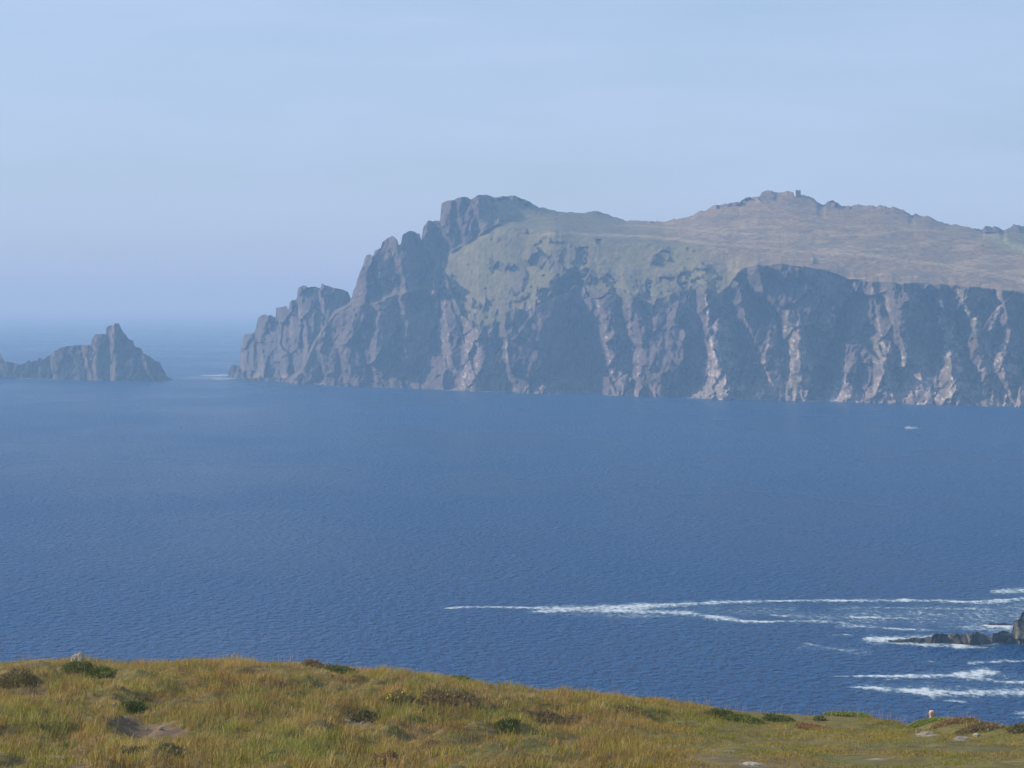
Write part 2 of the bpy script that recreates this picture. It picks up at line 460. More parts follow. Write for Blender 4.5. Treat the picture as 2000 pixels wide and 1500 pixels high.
def rock_relief(X, Z, Y, seed, sc=1.0):
    """toward-camera relief in metres: steep slabs, cracks, small blocks"""
    s = X - Z * 0.28                     # bedding leans to the left going up
    s = s + 5 * sc * noise(X / (30 * sc), Z / (40 * sc), 3.1, seed + 5)
    md = 0.35 + 1.1 * smooth(-0.3, 0.4, fbm(X / (70 * sc), Z / (50 * sc), 7.7, 2, seed + 7))
    r = 9.0 * sc * ridged(s / (34 * sc), Z / (110 * sc), Y / 300.0, 2, seed)
    r = r + 7.0 * sc * md * fbm(s / (10 * sc), Z / (48 * sc), Y / 80.0, 3, seed + 1)
    r = r + 3.0 * sc * md * ridged((X + Z * 0.5) / (14 * sc), Z / (22 * sc), Y / 90.0, 2, seed + 6)
    r = r + 2.2 * sc * fbm(s / (4.5 * sc), Z / (9 * sc), Y / 40.0, 3, seed + 2)
    blocks = np.floor(3 * (noise(s / (6 * sc), Z / (14 * sc), 0.5, seed + 3) + 1)) / 3
    return r + 2.0 * sc * blocks

def make_headland():
    xs = np.arange(560, 2180, 1.5)
    # jagged crest: rougher on the bare fins at the left
    jag = 3.0 * fbm(xs / 9.0, 0.3, 0, 4, 11) * np.where(xs < 960, 1.0, 0.55)
    crest_y = lerp_pts(CREST, xs) + jag
    cjag = (2.6 * np.maximum(noise(xs / 12.0, 4.0, 0, 15), 0) + 1.8 * np.maximum(noise(xs / 4.0, 8.0, 0, 16), 0)) * (xs > 1280) * 0.56
    crest_y = crest_y - 3.0 * fbm(xs / 9.0, 0.3, 0, 4, 11) * 0.55 * (xs >= 960)
    cjag = cjag - 1.6 * fbm(xs / 9.0, 0.3, 0, 4, 11) * (xs >= 960)
    ker = np.ones(41) / 41
    flat_ = np.convolve(np.pad(crest_y, 20, mode='edge'), ker, 'valid')
    big = np.maximum(flat_, crest_y)          # never above the true skyline
    big = np.convolve(np.pad(big, 20, mode='edge'), ker, 'valid')
    big = np.where(xs >= 985, np.maximum(big, crest_y), crest_y)
    cjag = cjag + (big - crest_y) * 0.56
    crest_y = big
    wy = lerp_pts(WATER, xs)
    d0 = sea_depth(wy)
    ly = lerp_pts(CLIFFTOP, xs) + 8 * fbm(xs / 20.0, 1.7, 0, 4, 12) * smooth(845, 875, xs) * (1 - 0.6 * smooth(1440, 1500, xs))
    by = lerp_pts(BREAK, xs); fy = lerp_pts(FOOT, xs)
    left = 1 - smooth(840, 1260, xs)
    z1 = CAMZ + ray(1000.0, ly)[1] * d0; z2_ = CAMZ + ray(1000.0, by)[1] * d0
    d1 = d0 + 80 * np.interp(xs, [785, 862, 935], [0, 1, 0]) + 14 + 0.28 * z1 + 8 * noise(xs / 60.0, 2.0, 0, 3)
    d2 = d1 + np.maximum(28 * left + (1 - left) * 85, smooth(770, 900, xs) * 0.95 * np.clip(z2_ - z1, 0, None))
    d3 = d2 + left * 14 + (1 - left) * 190
    d4 = d3 + left * 38 + (1 - left) * lerp_pts([(860, 50), (1000, 120), (1200, 200), (1500, 160), (2200, 200)], xs)
    base = at(xs, wy, d0)
    base = (base[0], d0 - 3, np.full_like(d0, -8.0))
    L1 = at(xs, ly, d1); L2 = at(xs, by, d2); L3 = at(xs, fy, d3); L4 = at(xs, crest_y, d4)
    d5 = d4 + 60
    L5 = (L4[0] * d5 / d4, d5, L4[2] * np.where(left > .5, .6, .86))
    d6 = d4 + 420
    L6 = (L4[0] * d6 / d4, d6, np.full_like(d0, -10.0))
    for a, b in ((L1, base), (L2, L1), (L3, L2), (L4, L3)):
        np.maximum(a[2], b[2] + 0.3, out=a[2])
    X, Y, Z, S = lines_to_grid(xs, [base, L1, L2, L3, L4, L5, L6], [210, 70, 60, 90, 12, 30])
    PX = np.repeat(xs[None, :], X.shape[0], 0)
    d = Y
    PY = 590 - (Z - CAMZ) / d * F
    # how rocky each point is
    lf = np.maximum(1 - smooth(852, 872, PX), (1 - smooth(925, 985, PX + 22 * fbm(PX / 30.0, PY / 30.0, 0, 3, 47))) * smooth(2.55, 3.0, S))
    rock = np.where(S < 1, 1.0, 0.0)
    rock = np.maximum(rock, lf * (S < 4.5))
    # rocky knots breaking through the grass slope
    knot = smooth(0.08, 0.46, fbm(PX / 26.0, PY / 18.0, 0, 4, 21) + 0.55 * np.exp(-((PX - 1085) / 75) ** 2 - ((PY - 515) / 34) ** 2)
                  + 0.5 * np.exp(-((PX - 1015) / 42) ** 2 - ((PY - 565) / 55) ** 2)
                  + 0.35 * np.exp(-((PX - 1170) / 60) ** 2 - ((PY - 545) / 25) ** 2)
                  + 0.25 * np.exp(-((PX - 1310) / 50) ** 2 - ((PY - 545) / 30) ** 2) - 0.30 * (PX > 1400) - 0.34 * np.exp(-((PX - 900) / 45) ** 2 - ((PY - 560) / 60) ** 2) - 0.12)
    rock = np.maximum(rock, knot * 0.85 * ((S >= 1) & (S < 2)))
    rock = np.maximum(rock, ((S >= 1) & (S < 2) & (PX > 850)) * (1 - smooth(1380, 1440, PX)) * 0.8 * smooth(0.0, 0.35, fbm(PX / 13.0, PY / 11.0, 0, 4, 24) + 0.30 - 1.5 * (S - 1)))
    crag = smooth(0, 1, (S - 3.80) / 0.12) * smooth(-0.1, 0.35, fbm(PX / 22.0, PY / 12.0, 0, 3, 23)) * (S < 4.6)
    crag = np.maximum(crag, (S > 3.2) * (S < 4.6) * np.exp(-((PX - 1500) / 22) ** 2 - ((PY - 386) / 9) ** 2) * 1.2)
    crag = np.maximum(crag, (S > 3.5) * (S < 4.7) * (PY < 455) * smooth(1912, 1922, PX))
    rock = np.clip(np.maximum(rock, crag), 0, 1)
    # offsets
    tz = np.clip(S, 0, 1)
    prof = np.where(S < 1, 0.40 + 0.60 * smooth(0.05, 0.4, tz), 0)
    after = np.clip(1 - (S - 1) / 0.55, 0, 1) * (S >= 1)
    prof = prof + 0.55 * after * (1 - lf) * (0.15 + 0.85 * smooth(960, 1060, PX)) + lf * (S >= 1) * (S < 4.05) * np.clip(4.05 - S, 0, 1)
    PXw = PX + 7 * fbm(Z / 26.0, PX / 60.0, 0, 3, 45) + 3 * noise(Z / 6.0, PX / 20.0, 0, 46)
    up = lf * smooth(1.0, 1.6, S)
    off = saw(PXw, Z, MAIN_EDGES, 0.42) * prof * (1 - up) + saw(PXw, Z, UPPER_EDGES, 0.5) * up * (S < 4.05)
    # the deep shaded recess in the middle, and a shallower one further left
    rec = np.exp(-((PX - 1128 - (PY - 640) * 0.12) / 42) ** 2) * smooth(520, 575, PY)
    rec2 = np.exp(-((PX - 1500) / 55) ** 2) * smooth(525, 560, PY) * (1 - smooth(600, 660, PY))
    rec3 = np.exp(-((PX - 815) / 45) ** 2) * smooth(560, 590, PY)
    rec4 = np.exp(-((PX - 1620) / 45) ** 2) * smooth(560, 640, PY)
    off = off - (62 * rec + 26 * rec2 + 42 * rec3 + 18 * rec4) * (S < 1.3) * np.where(S < 1, smooth(0.0, 0.3, tz) * .7 + .3, np.clip(1 - (S - 1) * 3.3, 0, 1))
    rel = rock_relief(X, Z, Y, 40) * 0.95 + facets(X, Z, 44, 60, 0.85, 750) + facets(X, Z, 15, 24, 0.7, 760) + facets(X, Z, 6, 8, 0.6, 770)
    off = off + rel * (rock ** 1.0) * np.where(S < 1, 0.35 + 0.65 * smooth(0, 0.15, tz), np.where(S < 4.05, 1, 0.2))
    # talus cones of fallen blocks at the foot
    cone = np.zeros_like(PX)
    for cx, cw, ch in ((915, 35, 60), (1060, 50, 30), (1215, 50, 40), (1410, 55, 120), (1505, 40, 95), (1560, 50, 95), (1650, 45, 60), (1740, 60, 80), (1800, 50, 60), (1860, 60, 95), (1950, 75, 120), (2050, 60, 80)):
        q = np.clip(1 - np.abs(PX - cx) / cw, 0, 1)
        cone = np.maximum(cone, q * ch * 1.0)
    talus = np.clip((cone - Z) / 25.0, 0, 1) * (S < 1)
    shore = np.clip(1 - (Z - 4 * noise(PX / 6.0, 0, 0, 61)) / np.interp(PX, [560, 1150, 1340, 2200], [4, 4, 14, 17]), 0, 1) * (S < 1)
    scree_t = np.maximum(talus, shore)
    off = off + talus * (22 * np.clip((cone - Z) / np.maximum(cone, 1), 0, 1) + 3.5 * fbm(X / 5.0, Z / 4.0, Y / 5.0, 3, 62)) + shore * np.interp(PX, [560, 1150, 1340, 2200], [3, 4, 15, 17]) + (shore > 0.02) * (PX > 1330) * 3.0 * fbm(X / 4.0, Z / 3.0, Y / 4.0, 2, 63)
    # gentle undulation of the grass
    Z2 = Z + (1 - rock) * (S > 1) * (S < 5) * (1.6 * fbm(X / 45.0, Y / 60.0, 0, 4, 70) + 0.5 * noise(X / 8.0, Y / 9.0, 0, 71)) * np.clip((S - 1) * 4, 0, 1) * np.where(S > 3.9, 0.3, 1)
    Z2 = Z2 + rock * np.where(S < 4.05, 1.2, 0.6) * fbm(X / 6.0, Z / 6.0, Y / 6.0, 3, 73) * (S > 0.05)
    dirx = X / np.hypot(X, Y); diry = Y / np.hypot(X, Y)
    X2 = X - dirx * off + rock * 1.5 * fbm(X / 9.0, Z / 9.0, Y / 9.0, 3, 74)
    Y2 = Y - diry * off
    Z2 = Z2 + np.clip(1 - np.abs(S - 4.0) / np.where(S < 4, 0.14, 0.4), 0, 1) ** 0.7 * cjag[None, :]
    # ---- colours of ground and rock
    n1 = fbm(X / 60.0, Z / 22.0, Y / 60.0, 4, 80); n2 = fbm(X / 14.0, Z / 10.0, Y / 14.0, 3, 81)
    rockc = np.array([0.096, 0.078, 0.082])[None, None] * (1 + 0.35 * n1[..., None]) + np.array([0.035, 0.022, 0.012])[None, None] * np.clip(n2, 0, 1)[..., None]
    screec = np.array([0.205, 0.175, 0.16])[None, None] * (1 + 0.5 * fbm(X / 3.0, Z / 3.5, Y / 3.0, 3, 82))[..., None]
    sm = lit_scree_masks(PX, PY)
    brk = smooth(-0.35, 0.30, fbm(X / 2.8, Z / 16.0, 0, 3, 83) + 0.5 * fbm(X / 20.0, Z / 18.0, 0, 2, 93) + 0.18)
    vs = smooth(0.34, 0.6, fbm((X - Z * 0.2) / 3.6, Z / 45.0, 0, 3, 94)) * smooth(0.0, 0.4, fbm(X / 30.0, Z / 35.0, 0, 3, 95)) * (S < 1.1) * 0.5
    em = np.zeros_like(X)
    allsm = np.maximum(np.maximum(sm['p'], sm['g']), sm['o'])
    guano = smooth(0.30, 0.5, fbm(X / 2.6, Z / 3.0, 0, 3, 84)) * smooth(0.1, 0.6, allsm + 0.5 * talus) * (S < 1.15)
    c = rockc * (1 - vs[..., None]) + screec * 0.9 * vs[..., None]
    for k_, tone_, st_ in (('o', (0.175, 0.160, 0.112), 0.9), ('p', (0.180, 0.148, 0.132), 0.7), ('g', (0.25, 0.225, 0.205), 0.9)):
        w_ = (sm[k_] * (0.25 + 0.75 * brk) * st_ * (S < 1.15))[..., None]
        c = c * (1 - w_) + np.array(tone_) * (1 + 0.35 * fbm(X / 3.0, Z / 4.0, Y / 3.0, 3, 82))[..., None] * w_  # debris tone, also paints sunlight onto the left-facing strips
    tt = (np.clip(scree_t, 0, 1) * smooth(-0.35, 0.3, fbm(X / 8.0, Z / 6.0, 0, 3, 85)) * np.interp(PX, [560, 1150, 1350, 2200], [0.2, 0.35, 1, 1]))[..., None]
    c = c * (1 - tt) + screec * tt * 1.25
    c = c + guano[..., None] * 0.24
    mossy = (smooth(0.0, 0.4, fbm(X / 16.0, Z / 11.0, 0, 3, 86)) * (1 - tt[..., 0]) * (1 - 0.7 * allsm) * 0.28 * (S < 1.1))[..., None]
    c = c * (1 - mossy) + np.array([0.125, 0.115, 0.075]) * mossy
    green = np.array([0.130, 0.122, 0.058]); brown = np.array([0.205, 0.152, 0.088]); tan = np.array([0.31, 0.25, 0.145]); heather = np.array([0.145, 0.122, 0.088]); lime = np.array([0.24, 0.24, 0.12])
    wig = 12 * fbm(PX / 90.0, PY / 30.0, 0, 3, 87)
    wb = smooth(1230, 1420, PX + wig * 4 - (PY - 450) * 1.6 + 60 * (PY < 470))
    wb = wb * (1 - smooth(1840, 1960, PX - (PY - 455) * 2.4 + wig * 2) * (PY < 560))
    g = green[None, None] * (1 - wb[..., None]) + brown[None, None] * wb[..., None]
    hs = (smooth(-0.05, 0.4, fbm(PX / 38.0, PY / 9.0, 0, 4, 88)) * 0.75 * (0.35 + 0.65 * wb))[..., None]
    g = g * (1 - hs) + heather * hs
    ts = smooth(0.0, 0.45, fbm(PX / 52.0, PY / 6.0 + 0.6 * noise(PX / 60.0, 0, 0, 96), 0, 4, 89)) * 0.75 * (0.15 + 0.85 * wb) * smooth(425, 445, PY)
    path = np.exp(-((PY - np.interp(PX, [1000, 1100, 1250, 1450, 1700, 1900, 2000], [462, 455, 462, 482, 500, 525, 548])) / 3.2) ** 2) * smooth(960, 1150, PX) * 0.8
    path2 = np.exp(-((PY - np.interp(PX, [1100, 1250, 1400, 1600], [440, 440, 452, 470])) / 2.2) ** 2) * smooth(1150, 1250, PX) * (1 - smooth(1450, 1600, PX)) * 0.7
    ts = np.clip(np.maximum(np.maximum(ts * 0.8, path), path2), 0, 1)[..., None]
    g = g * (1 - ts) + tan * ts
    lm = (np.exp(-((PY - 462 - (PX - 1940) * 0.42) / 9) ** 2) * smooth(1860, 1930, PX) * (PY < 560) * (S < 3.6))[..., None]
    g = g * (1 - lm) + lime * lm
    g = g * (1 + 0.22 * fbm(X / 18.0, Y / 18.0, 0, 4, 90))[..., None]
    rk = smooth(0.2, 0.9, rock + 0.25 * n2) * np.where((S > 1) & (S < 2) & (PX > 860), 0.5, 1)
    # moss and turf caught on the ledges of the fins
    ledge = lf * (S > 1) * (S < 2.2) * 0.6 + lf * smooth(0.15, 0.4, fbm(X / 12.0, Z / 9.0, 0, 3, 91)) * (S > 1) * 0.5
    drip = (S < 1) * (PX > 855) * smooth(0.0, 0.3, fbm(PX / 12.0, PY / 16.0, 0, 4, 25) + 0.28 - 5.0 * (1 - S)) * 0.85 * (1 - 0.85 * smooth(1400, 1460, PX))
    rk = np.clip(rk - ledge - drip, 0, 1)[..., None]
    col = c * rk + g * (1 - rk)
    col = np.clip(col, 0.01, 0.8)
    V = np.stack([X2, Y2, Z2], -1).reshape(-1, 3)
    o = mesh_from('headland', V, grid_faces(*X.shape), M_CLIFF, col=col.reshape(-1, 3))
    tag(o, 'hazy rocky headland with sheer shaded cliffs under brown and green turf', 'headland', kind='structure')

    # the lower ragged spur running out to the left
    xs = np.arange(462, 760, 1.3)
    SP = [(462, 742), (468, 720), (470, 690), (475, 656), (478, 652), (496, 651), (500, 642), (504, 622), (512, 616), (528, 615), (538, 620), (540, 614), (539, 599), (549, 601), (560, 598), (563, 606), (566, 590),
          (572, 586), (580, 585), (582, 563), (592, 558), (604, 561), (615, 560), (627, 563), (628, 554), (640, 558), (655, 562), (670, 566), (680, 571), (684, 580), (700, 600), (760, 640)]
    cy = lerp_pts(SP, xs) + 2.0 * fbm(xs / 7.0, 9.3, 0, 3, 111)
    wy = lerp_pts([(460, 738), (470, 739), (520, 742), (600, 747), (760, 752)], xs)
    d0 = sea_depth(wy) + 30
    d1 = d0 + 35
    rr = smooth(462, 470, xs)
    base = (at(xs, wy, d0)[0], d0, np.full_like(d0, -8.0))
    mid = at(xs, wy * 0.93 + cy * 0.07, d0 + 8)
    top = at(xs, cy, d1)
    t2 = (top[0] * (d1 + 22) / d1, d1 + 22, top[2] * 0.93)
    bk = (top[0] * (d1 + 130) / d1, d1 + 130, np.full_like(d0, -8.0))
    X, Y, Z, S = lines_to_grid(xs, [base, mid, top, t2, bk], [20, 130, 8, 20])
    PX = np.repeat(xs[None, :], X.shape[0], 0)
    def z2(y): return zz(y, 3700.0)
    ed = [([(478, z2(740)), (474, z2(660))], 8), ([(520, z2(740)), (508, z2(680)), (506, z2(610))], 11), ([(560, z2(740)), (552, z2(640)), (541, z2(595))], 11),
          ([(578, z2(740)), (568, z2(590))], 7), ([(605, z2(740)), (598, z2(640)), (584, z2(560))], 10), ([(645, z2(740)), (634, z2(600)), (629, z2(555))], 10), ([(700, z2(740)), (690, z2(560))], 8)]
    off = saw(PX, Z, ed, 0.34) * np.where(S < 2, 1, np.clip(1 - (S - 2), 0, 1)) * (0.4 + 0.6 * np.clip(S, 0, 1))
    off = off + (rock_relief(X, Z, Y, 140, 0.7) + facets(X, Z, 26, 45, 0.9, 780, 0.2) + facets(X, Z, 11, 16, 0.8, 784, 0.2)) * np.where(S < 2, np.clip(0.3 + S, 0, 1), 0.3)
    off = off * (0.25 + 0.75 * smooth(466, 490, PX))
    X2 = X - X / Y * off; Y2 = Y - off
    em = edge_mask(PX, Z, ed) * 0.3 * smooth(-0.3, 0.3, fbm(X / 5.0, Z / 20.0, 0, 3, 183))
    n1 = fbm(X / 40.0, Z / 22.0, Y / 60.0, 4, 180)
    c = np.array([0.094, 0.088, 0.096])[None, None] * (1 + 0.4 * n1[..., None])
    c = c * (1 - em[..., None]) + np.array([0.30, 0.23, 0.20]) * em[..., None]  # sunlit edge walls painted paler
    lowb = (np.clip(1 - Z / 14.0, 0, 1) * smooth(0, 0.4, fbm(X / 7.0, Z / 5.0, 0, 3, 184)))[..., None]
    c = c * (1 - lowb) + np.array([0.26, 0.22, 0.17]) * lowb
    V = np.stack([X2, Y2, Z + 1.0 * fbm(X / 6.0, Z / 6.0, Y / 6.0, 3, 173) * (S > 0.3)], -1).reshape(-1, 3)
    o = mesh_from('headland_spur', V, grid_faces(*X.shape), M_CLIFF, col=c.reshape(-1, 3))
    tag(o, 'jagged rock spur stepping down to the sea at the left end of the headland', 'headland', kind='structure')
make_headland()

def rock_body(name, crest, water, thick, label, cat, seed, sc, step, edges=None, mat=None, base_col=(0.09, 0.085, 0.09), lit_col=(0.30, 0.24, 0.19), group=None, rows=90, jag=1.5, zbot=-4.0, lean=0.35, kslope=0.7, green_top=0.0):
    x0, x1 = crest[0][0], crest[-1][0]
    xs = np.arange(x0, x1 + step, step)
    cy = lerp_pts(crest, xs) + jag * fbm(xs / (5 * jag + 1), 2.3, 0, 3, seed)
    wy = lerp_pts(water, xs)
    cy = cy + 0.8 * jag * fbm(xs / 2.2, 5.3, 0, 3, seed + 20)
    cy = np.minimum(cy, wy - 0.2)
    d0 = sea_depth(wy)
    h = (wy - cy) / F * d0
    th = np.minimum(thick, h * 1.6 + thick * 0.12)
    d1 = d0 + th * lean
    base = (at(xs, wy, d0)[0], d0, np.full_like(d0, zbot))
    top = at(xs, cy, d1)
    t2 = (top[0] * (d1 + th * .2) / d1, d1 + th * .2, top[2] * 0.93)
    bk = (top[0] * (d0 + th) / d1, d0 + th, np.full_like(d0, zbot))
    X, Y, Z, S = lines_to_grid(xs, [base, top, t2, bk], [rows, 8, 24])
    PX = np.repeat(xs[None, :], X.shape[0], 0)
    off = (rock_relief(X, Z, Y, seed, sc) * 0.6 + facets(X, Z, 22 * sc, 30 * sc, 0.9, seed + 40, 0.2) + facets(X, Z, 9 * sc, 11 * sc, 0.8, seed + 44, 0.1)) * np.where(S < 1, 0.4 + 0.6 * S, 0.4)
    em = np.zeros_like(X)
    if edges:
        off = off + saw(PX, Z, edges, kslope) * np.where(S < 1, 1, np.clip(2 - S, 0, 1))
        em = edge_mask(PX, Z, edges) * 0.65
    fade = smooth(0, 10 * step, PX - x0) * smooth(0, 10 * step, x1 - PX)
    off = off * (0.15 + 0.85 * fade)
    X2 = X - X / Y * off; Y2 = Y - off
    n1 = fbm(X / (22 * sc), Z / (14 * sc), Y / (20 * sc), 4, seed + 8)
    c = np.array(base_col)[None, None] * (1 + 0.5 * n1[..., None])
    em = (em * smooth(-0.35, 0.25, fbm(X / (4 * sc), Z / (14 * sc), 0, 3, seed + 9)))[..., None]
    c = c * (1 - em) + np.array(lit_col) * em
    if green_top:
        gt = (smooth(0.0, 0.3, fbm(X / (12 * sc), Z / (9 * sc), Y / (9 * sc), 3, seed + 12)) * green_top)[..., None]
        c = c * (1 - gt) + np.array([0.15, 0.15, 0.085]) * gt
    V = np.stack([X2, Y2, Z + 0.8 * sc * fbm(X / (5 * sc), Z / (5 * sc), Y / (5 * sc), 3, seed + 10) * (S > 0.1)], -1)
    org = np.array([V[..., 0].mean(), V[..., 1].mean(), 0.0])
    V = (V - org).reshape(-1, 3)
    o = mesh_from(name, V, grid_faces(*X.shape), mat or M_ROCK, col=np.clip(c, 0.01, 0.8).reshape(-1, 3))
    o.location = org
    tag(o, label, cat, group)
    return o

def zs(y): return zz(y, 3740.0)
rock_body('sea_stack', [(-150, 738), (-120, 712), (-60, 690), (-20, 672), (-8, 676), (2, 692), (8, 706), (22, 707), (38, 712), (50, 708), (56, 703), (60, 706), (72, 704), (76, 697), (80, 699), (84, 703), (103, 688), (108, 683),
           (135, 676), (150, 674), (164, 675), (178, 673), (180, 662), (184, 655), (188, 653), (207, 652), (208, 640), (213, 636), (222, 637), (224, 632), (233, 632), (237, 642), (242, 649), (250, 660), (255, 663), (260, 666),
           (263, 676), (276, 681), (279, 689), (296, 697), (302, 704), (312, 706), (318, 720), (322, 724), (325, 733), (334, 738), (338, 741)],
          [(-150, 739), (0, 738), (100, 740), (185, 743), (260, 744), (320, 743), (338, 742)], 110,
          'dark craggy sea stack with a stepped peak standing off the headland', 'sea stack', 201, 0.8, 1.0,
          edges=[([(8, zs(740)), (2, zs(690))], 10), ([(112, zs(740)), (106, zs(690))], 9), ([(180, zs(743)), (172, zs(690)), (166, zs(674))], 9), ([(190, zs(743)), (186, zs(700)), (196, zs(660)), (200, zs(650))], 18), ([(225, zs(740)), (222, zs(640))], 10), ([(300, zs(740)), (282, zs(700))], 12)],
          mat=M_CLIFF, rows=110, jag=1.6, green_top=0.3, kslope=0.25, base_col=(0.032, 0.029, 0.030), lit_col=(0.20, 0.15, 0.12))
rock_body('sea_rock', [(445, 737), (448, 722), (452, 713), (458, 712), (466, 715), (472, 722), (476, 736)], [(445, 738), (476, 739)], 22,
          'small dark rock standing in the sea just left of the headland tip', 'rock', 221, 0.35, 0.6, mat=M_CLIFF, rows=50, jag=0.8)
rock_body('tidal_ledge', [(452, 742.6), (480, 740.8), (510, 738.5), (540, 737), (580, 740), (620, 744), (680, 749), (730, 754)], [(452, 743.2), (540, 746), (620, 751), (730, 757)], 40,
          'low dark tidal ledge lying along the foot of the headland spur', 'rock', 231, 0.3, 1.0, mat=M_CLIFF, rows=24, jag=0.5, base_col=(0.06, 0.058, 0.06))

def zr(y): return float(CAMZ + (590 - y) / F * 845.0)
rock_body('rock_reef', [(1727, 1251.5), (1745, 1250), (1760, 1248.5), (1775, 1249), (1785, 1246), (1800, 1245), (1812, 1244), (1820, 1241), (1823, 1236), (1830, 1235), (1845, 1237), (1862, 1236), (1880, 1237), (1895, 1235), (1905, 1233),
           (1915, 1235), (1922, 1239), (1930, 1242), (1936, 1242), (1940, 1235), (1955, 1231), (1968, 1233), (1976, 1237), (1980, 1220), (1984, 1214), (1988, 1210), (1992, 1209), (1995, 1200), (2000, 1196), (2020, 1186), (2080, 1170), (2200, 1150)],
          [(1727, 1253), (1790, 1256), (1850, 1258.5), (1900, 1260), (1950, 1257), (2000, 1258), (2200, 1262)], 22,
          'dark jagged rock reef jutting into white surf at the right edge', 'rock', 301, 0.26, 0.5,
          edges=[([(1826, zr(1262)), (1822, zr(1236))], 6), ([(1862, zr(1262)), (1855, zr(1236))], 5), ([(1905, zr(1262)), (1893, zr(1236))], 6), ([(1945, zr(1262)), (1938, zr(1236))], 5), ([(1992, zr(1262)), (1984, zr(1205))], 6), ([(2050, zr(1262)), (2040, zr(1180))], 6)],
          base_col=(0.045, 0.040, 0.036), lit_col=(0.18, 0.16, 0.12), rows=90, jag=3.0, zbot=-2.0, green_top=0.35, kslope=0.02)
rock_body('skerry', [(1924, 1220.5), (1930, 1218.5), (1940, 1217), (1952, 1217.5), (1962, 1216.5), (1970, 1218), (1979, 1220.5)], [(1924, 1221), (1950, 1223), (1979, 1221)], 6,
          'low reddish rock awash in surf behind the reef', 'rock', 321, 0.08, 0.5, base_col=(0.075, 0.05, 0.05), rows=16, jag=0.5, zbot=-1.0)
rock_body('skerry', [(1974, 1213.8), (1980, 1211.8), (1986, 1209.5), (1992, 1209.8), (1998, 1213)], [(1974, 1214.5), (1998, 1215)], 4,
          'small dark rock tip farthest back beside the reef', 'rock', 331, 0.08, 0.5, rows=16, jag=0.5, zbot=-1.0)

# ------------------------------------------------------------------ ruined signal tower on the summit
def box_bm(bm, x0, x1, y0, y1, z0, z1):
    vs = [bm.verts.new((x, y, z)) for x in (x0, x1) for y in (y0, y1) for z in (z0, z1)]
    for f in ((0, 1, 3, 2), (4, 6, 7, 5), (0, 4, 5, 1), (2, 3, 7, 6), (0, 2, 6, 4), (1, 5, 7, 3)):
        bm.faces.new([vs[i] for i in f])

def obj(name, bm, mat, parent=None, smooth_shade=False, bevel=0.0):
    bmesh.ops.recalc_face_normals(bm, faces=bm.faces)
    if bevel:
        bmesh.ops.bevel(bm, geom=list(bm.edges), offset=bevel, segments=1, affect='EDGES')
    me = bpy.data.meshes.new(name); bm.to_mesh(me); bm.free()
    if smooth_shade:
        me.polygons.foreach_set('use_smooth', np.ones(len(me.polygons), dtype=bool))
    me.materials.append(mat)
    o = bpy.data.objects.new(name, me); SC.collection.objects.link(o)
    if parent is not None: o.parent = parent
    return o

def make_tower():
    d = sea_depth(lerp_pts(WATER, 1556.0)) + 42 + 85 + 190 + 160 - 6
    tx, ty, tz = at(1557.0, 388.0, d)
    root = bpy.data.objects.new('signal_tower', None); SC.collection.objects.link(root)
    root.location = (tx, ty, tz); root.rotation_euler = (0, 0, math.radians(18))
    tag(root, 'ruined square stone tower with a pale sunlit left wall on the summit', 'tower')
    # four walls with a broken top, door and window openings in the front
    bm = bmesh.new()
    w = 3.1; h = 9.6; t = 0.7
    box_bm(bm, -w, -0.6, -w, -w + t, -4, h)            # front, left of the window column
    box_bm(bm, 0.6, w, -w, -w + t, -4, h - 0.5)
    box_bm(bm, -0.6, 0.6, -w, -w + t, 2.2, 5.4)
    box_bm(bm, -0.6, 0.6, -w, -w + t, 6.9, h - 0.3)
    box_bm(bm, -0.6, 0.6, -w, -w + t, -4, 0.0)
    box_bm(bm, w - t, w, -w + t, w, -4, h - 0.2)       # right
    box_bm(bm, -w, w - t, w - t, w, -4, h)             # back
    obj('wall', bm, M_MASON, root)
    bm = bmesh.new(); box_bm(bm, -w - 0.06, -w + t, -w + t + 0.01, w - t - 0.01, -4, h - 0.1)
    obj('pale_lit_wall', bm, M_PALE_LIT, root)['label'] = 'pale sunlit side wall'  # sunlight on this side painted in by the paler material
    bm = bmesh.new()
    rr_ = random.Random(4)
    for i in range(9):
        x = -w + i * 2 * w / 9
        box_bm(bm, x, x + 2 * w / 9 - 0.08, -w - 0.05, -w + t + 0.05, h + 0.003, h + 0.15 + 0.45 * rr_.random())
    obj('parapet', bm, M_MASON, root)
    bm = bmesh.new(); box_bm(bm, -w + t, w - t, -w + t + 0.02, w - t, 5.6, 5.9)
    obj('floor_slab', bm, M_DARK, root)
    # annex ruin to the left
    r2 = bpy.data.objects.new('ruined_wall', None); SC.collection.objects.link(r2)
    ax, ay, az = at(1546.5, 384.0, d + 2); r2.location = (ax, ay, az); r2.rotation_euler = (0, 0, math.radians(10))
    tag(r2, 'small pale broken wall just left of the summit tower', 'ruin')
    bm = bmesh.new()
    box_bm(bm, -2.0, -1.1, -0.4, 0.4, -4, 3.6); box_bm(bm, -1.1, 1.0, -0.38, 0.38, 2.9, 4.6); box_bm(bm, 1.0, 2.0, -0.4, 0.4, -4, 5.2); box_bm(bm, -1.1, 1.0, -0.38, 0.38, -4, 1.0)
    obj('masonry', bm, M_PALE_LIT, r2)
make_tower()

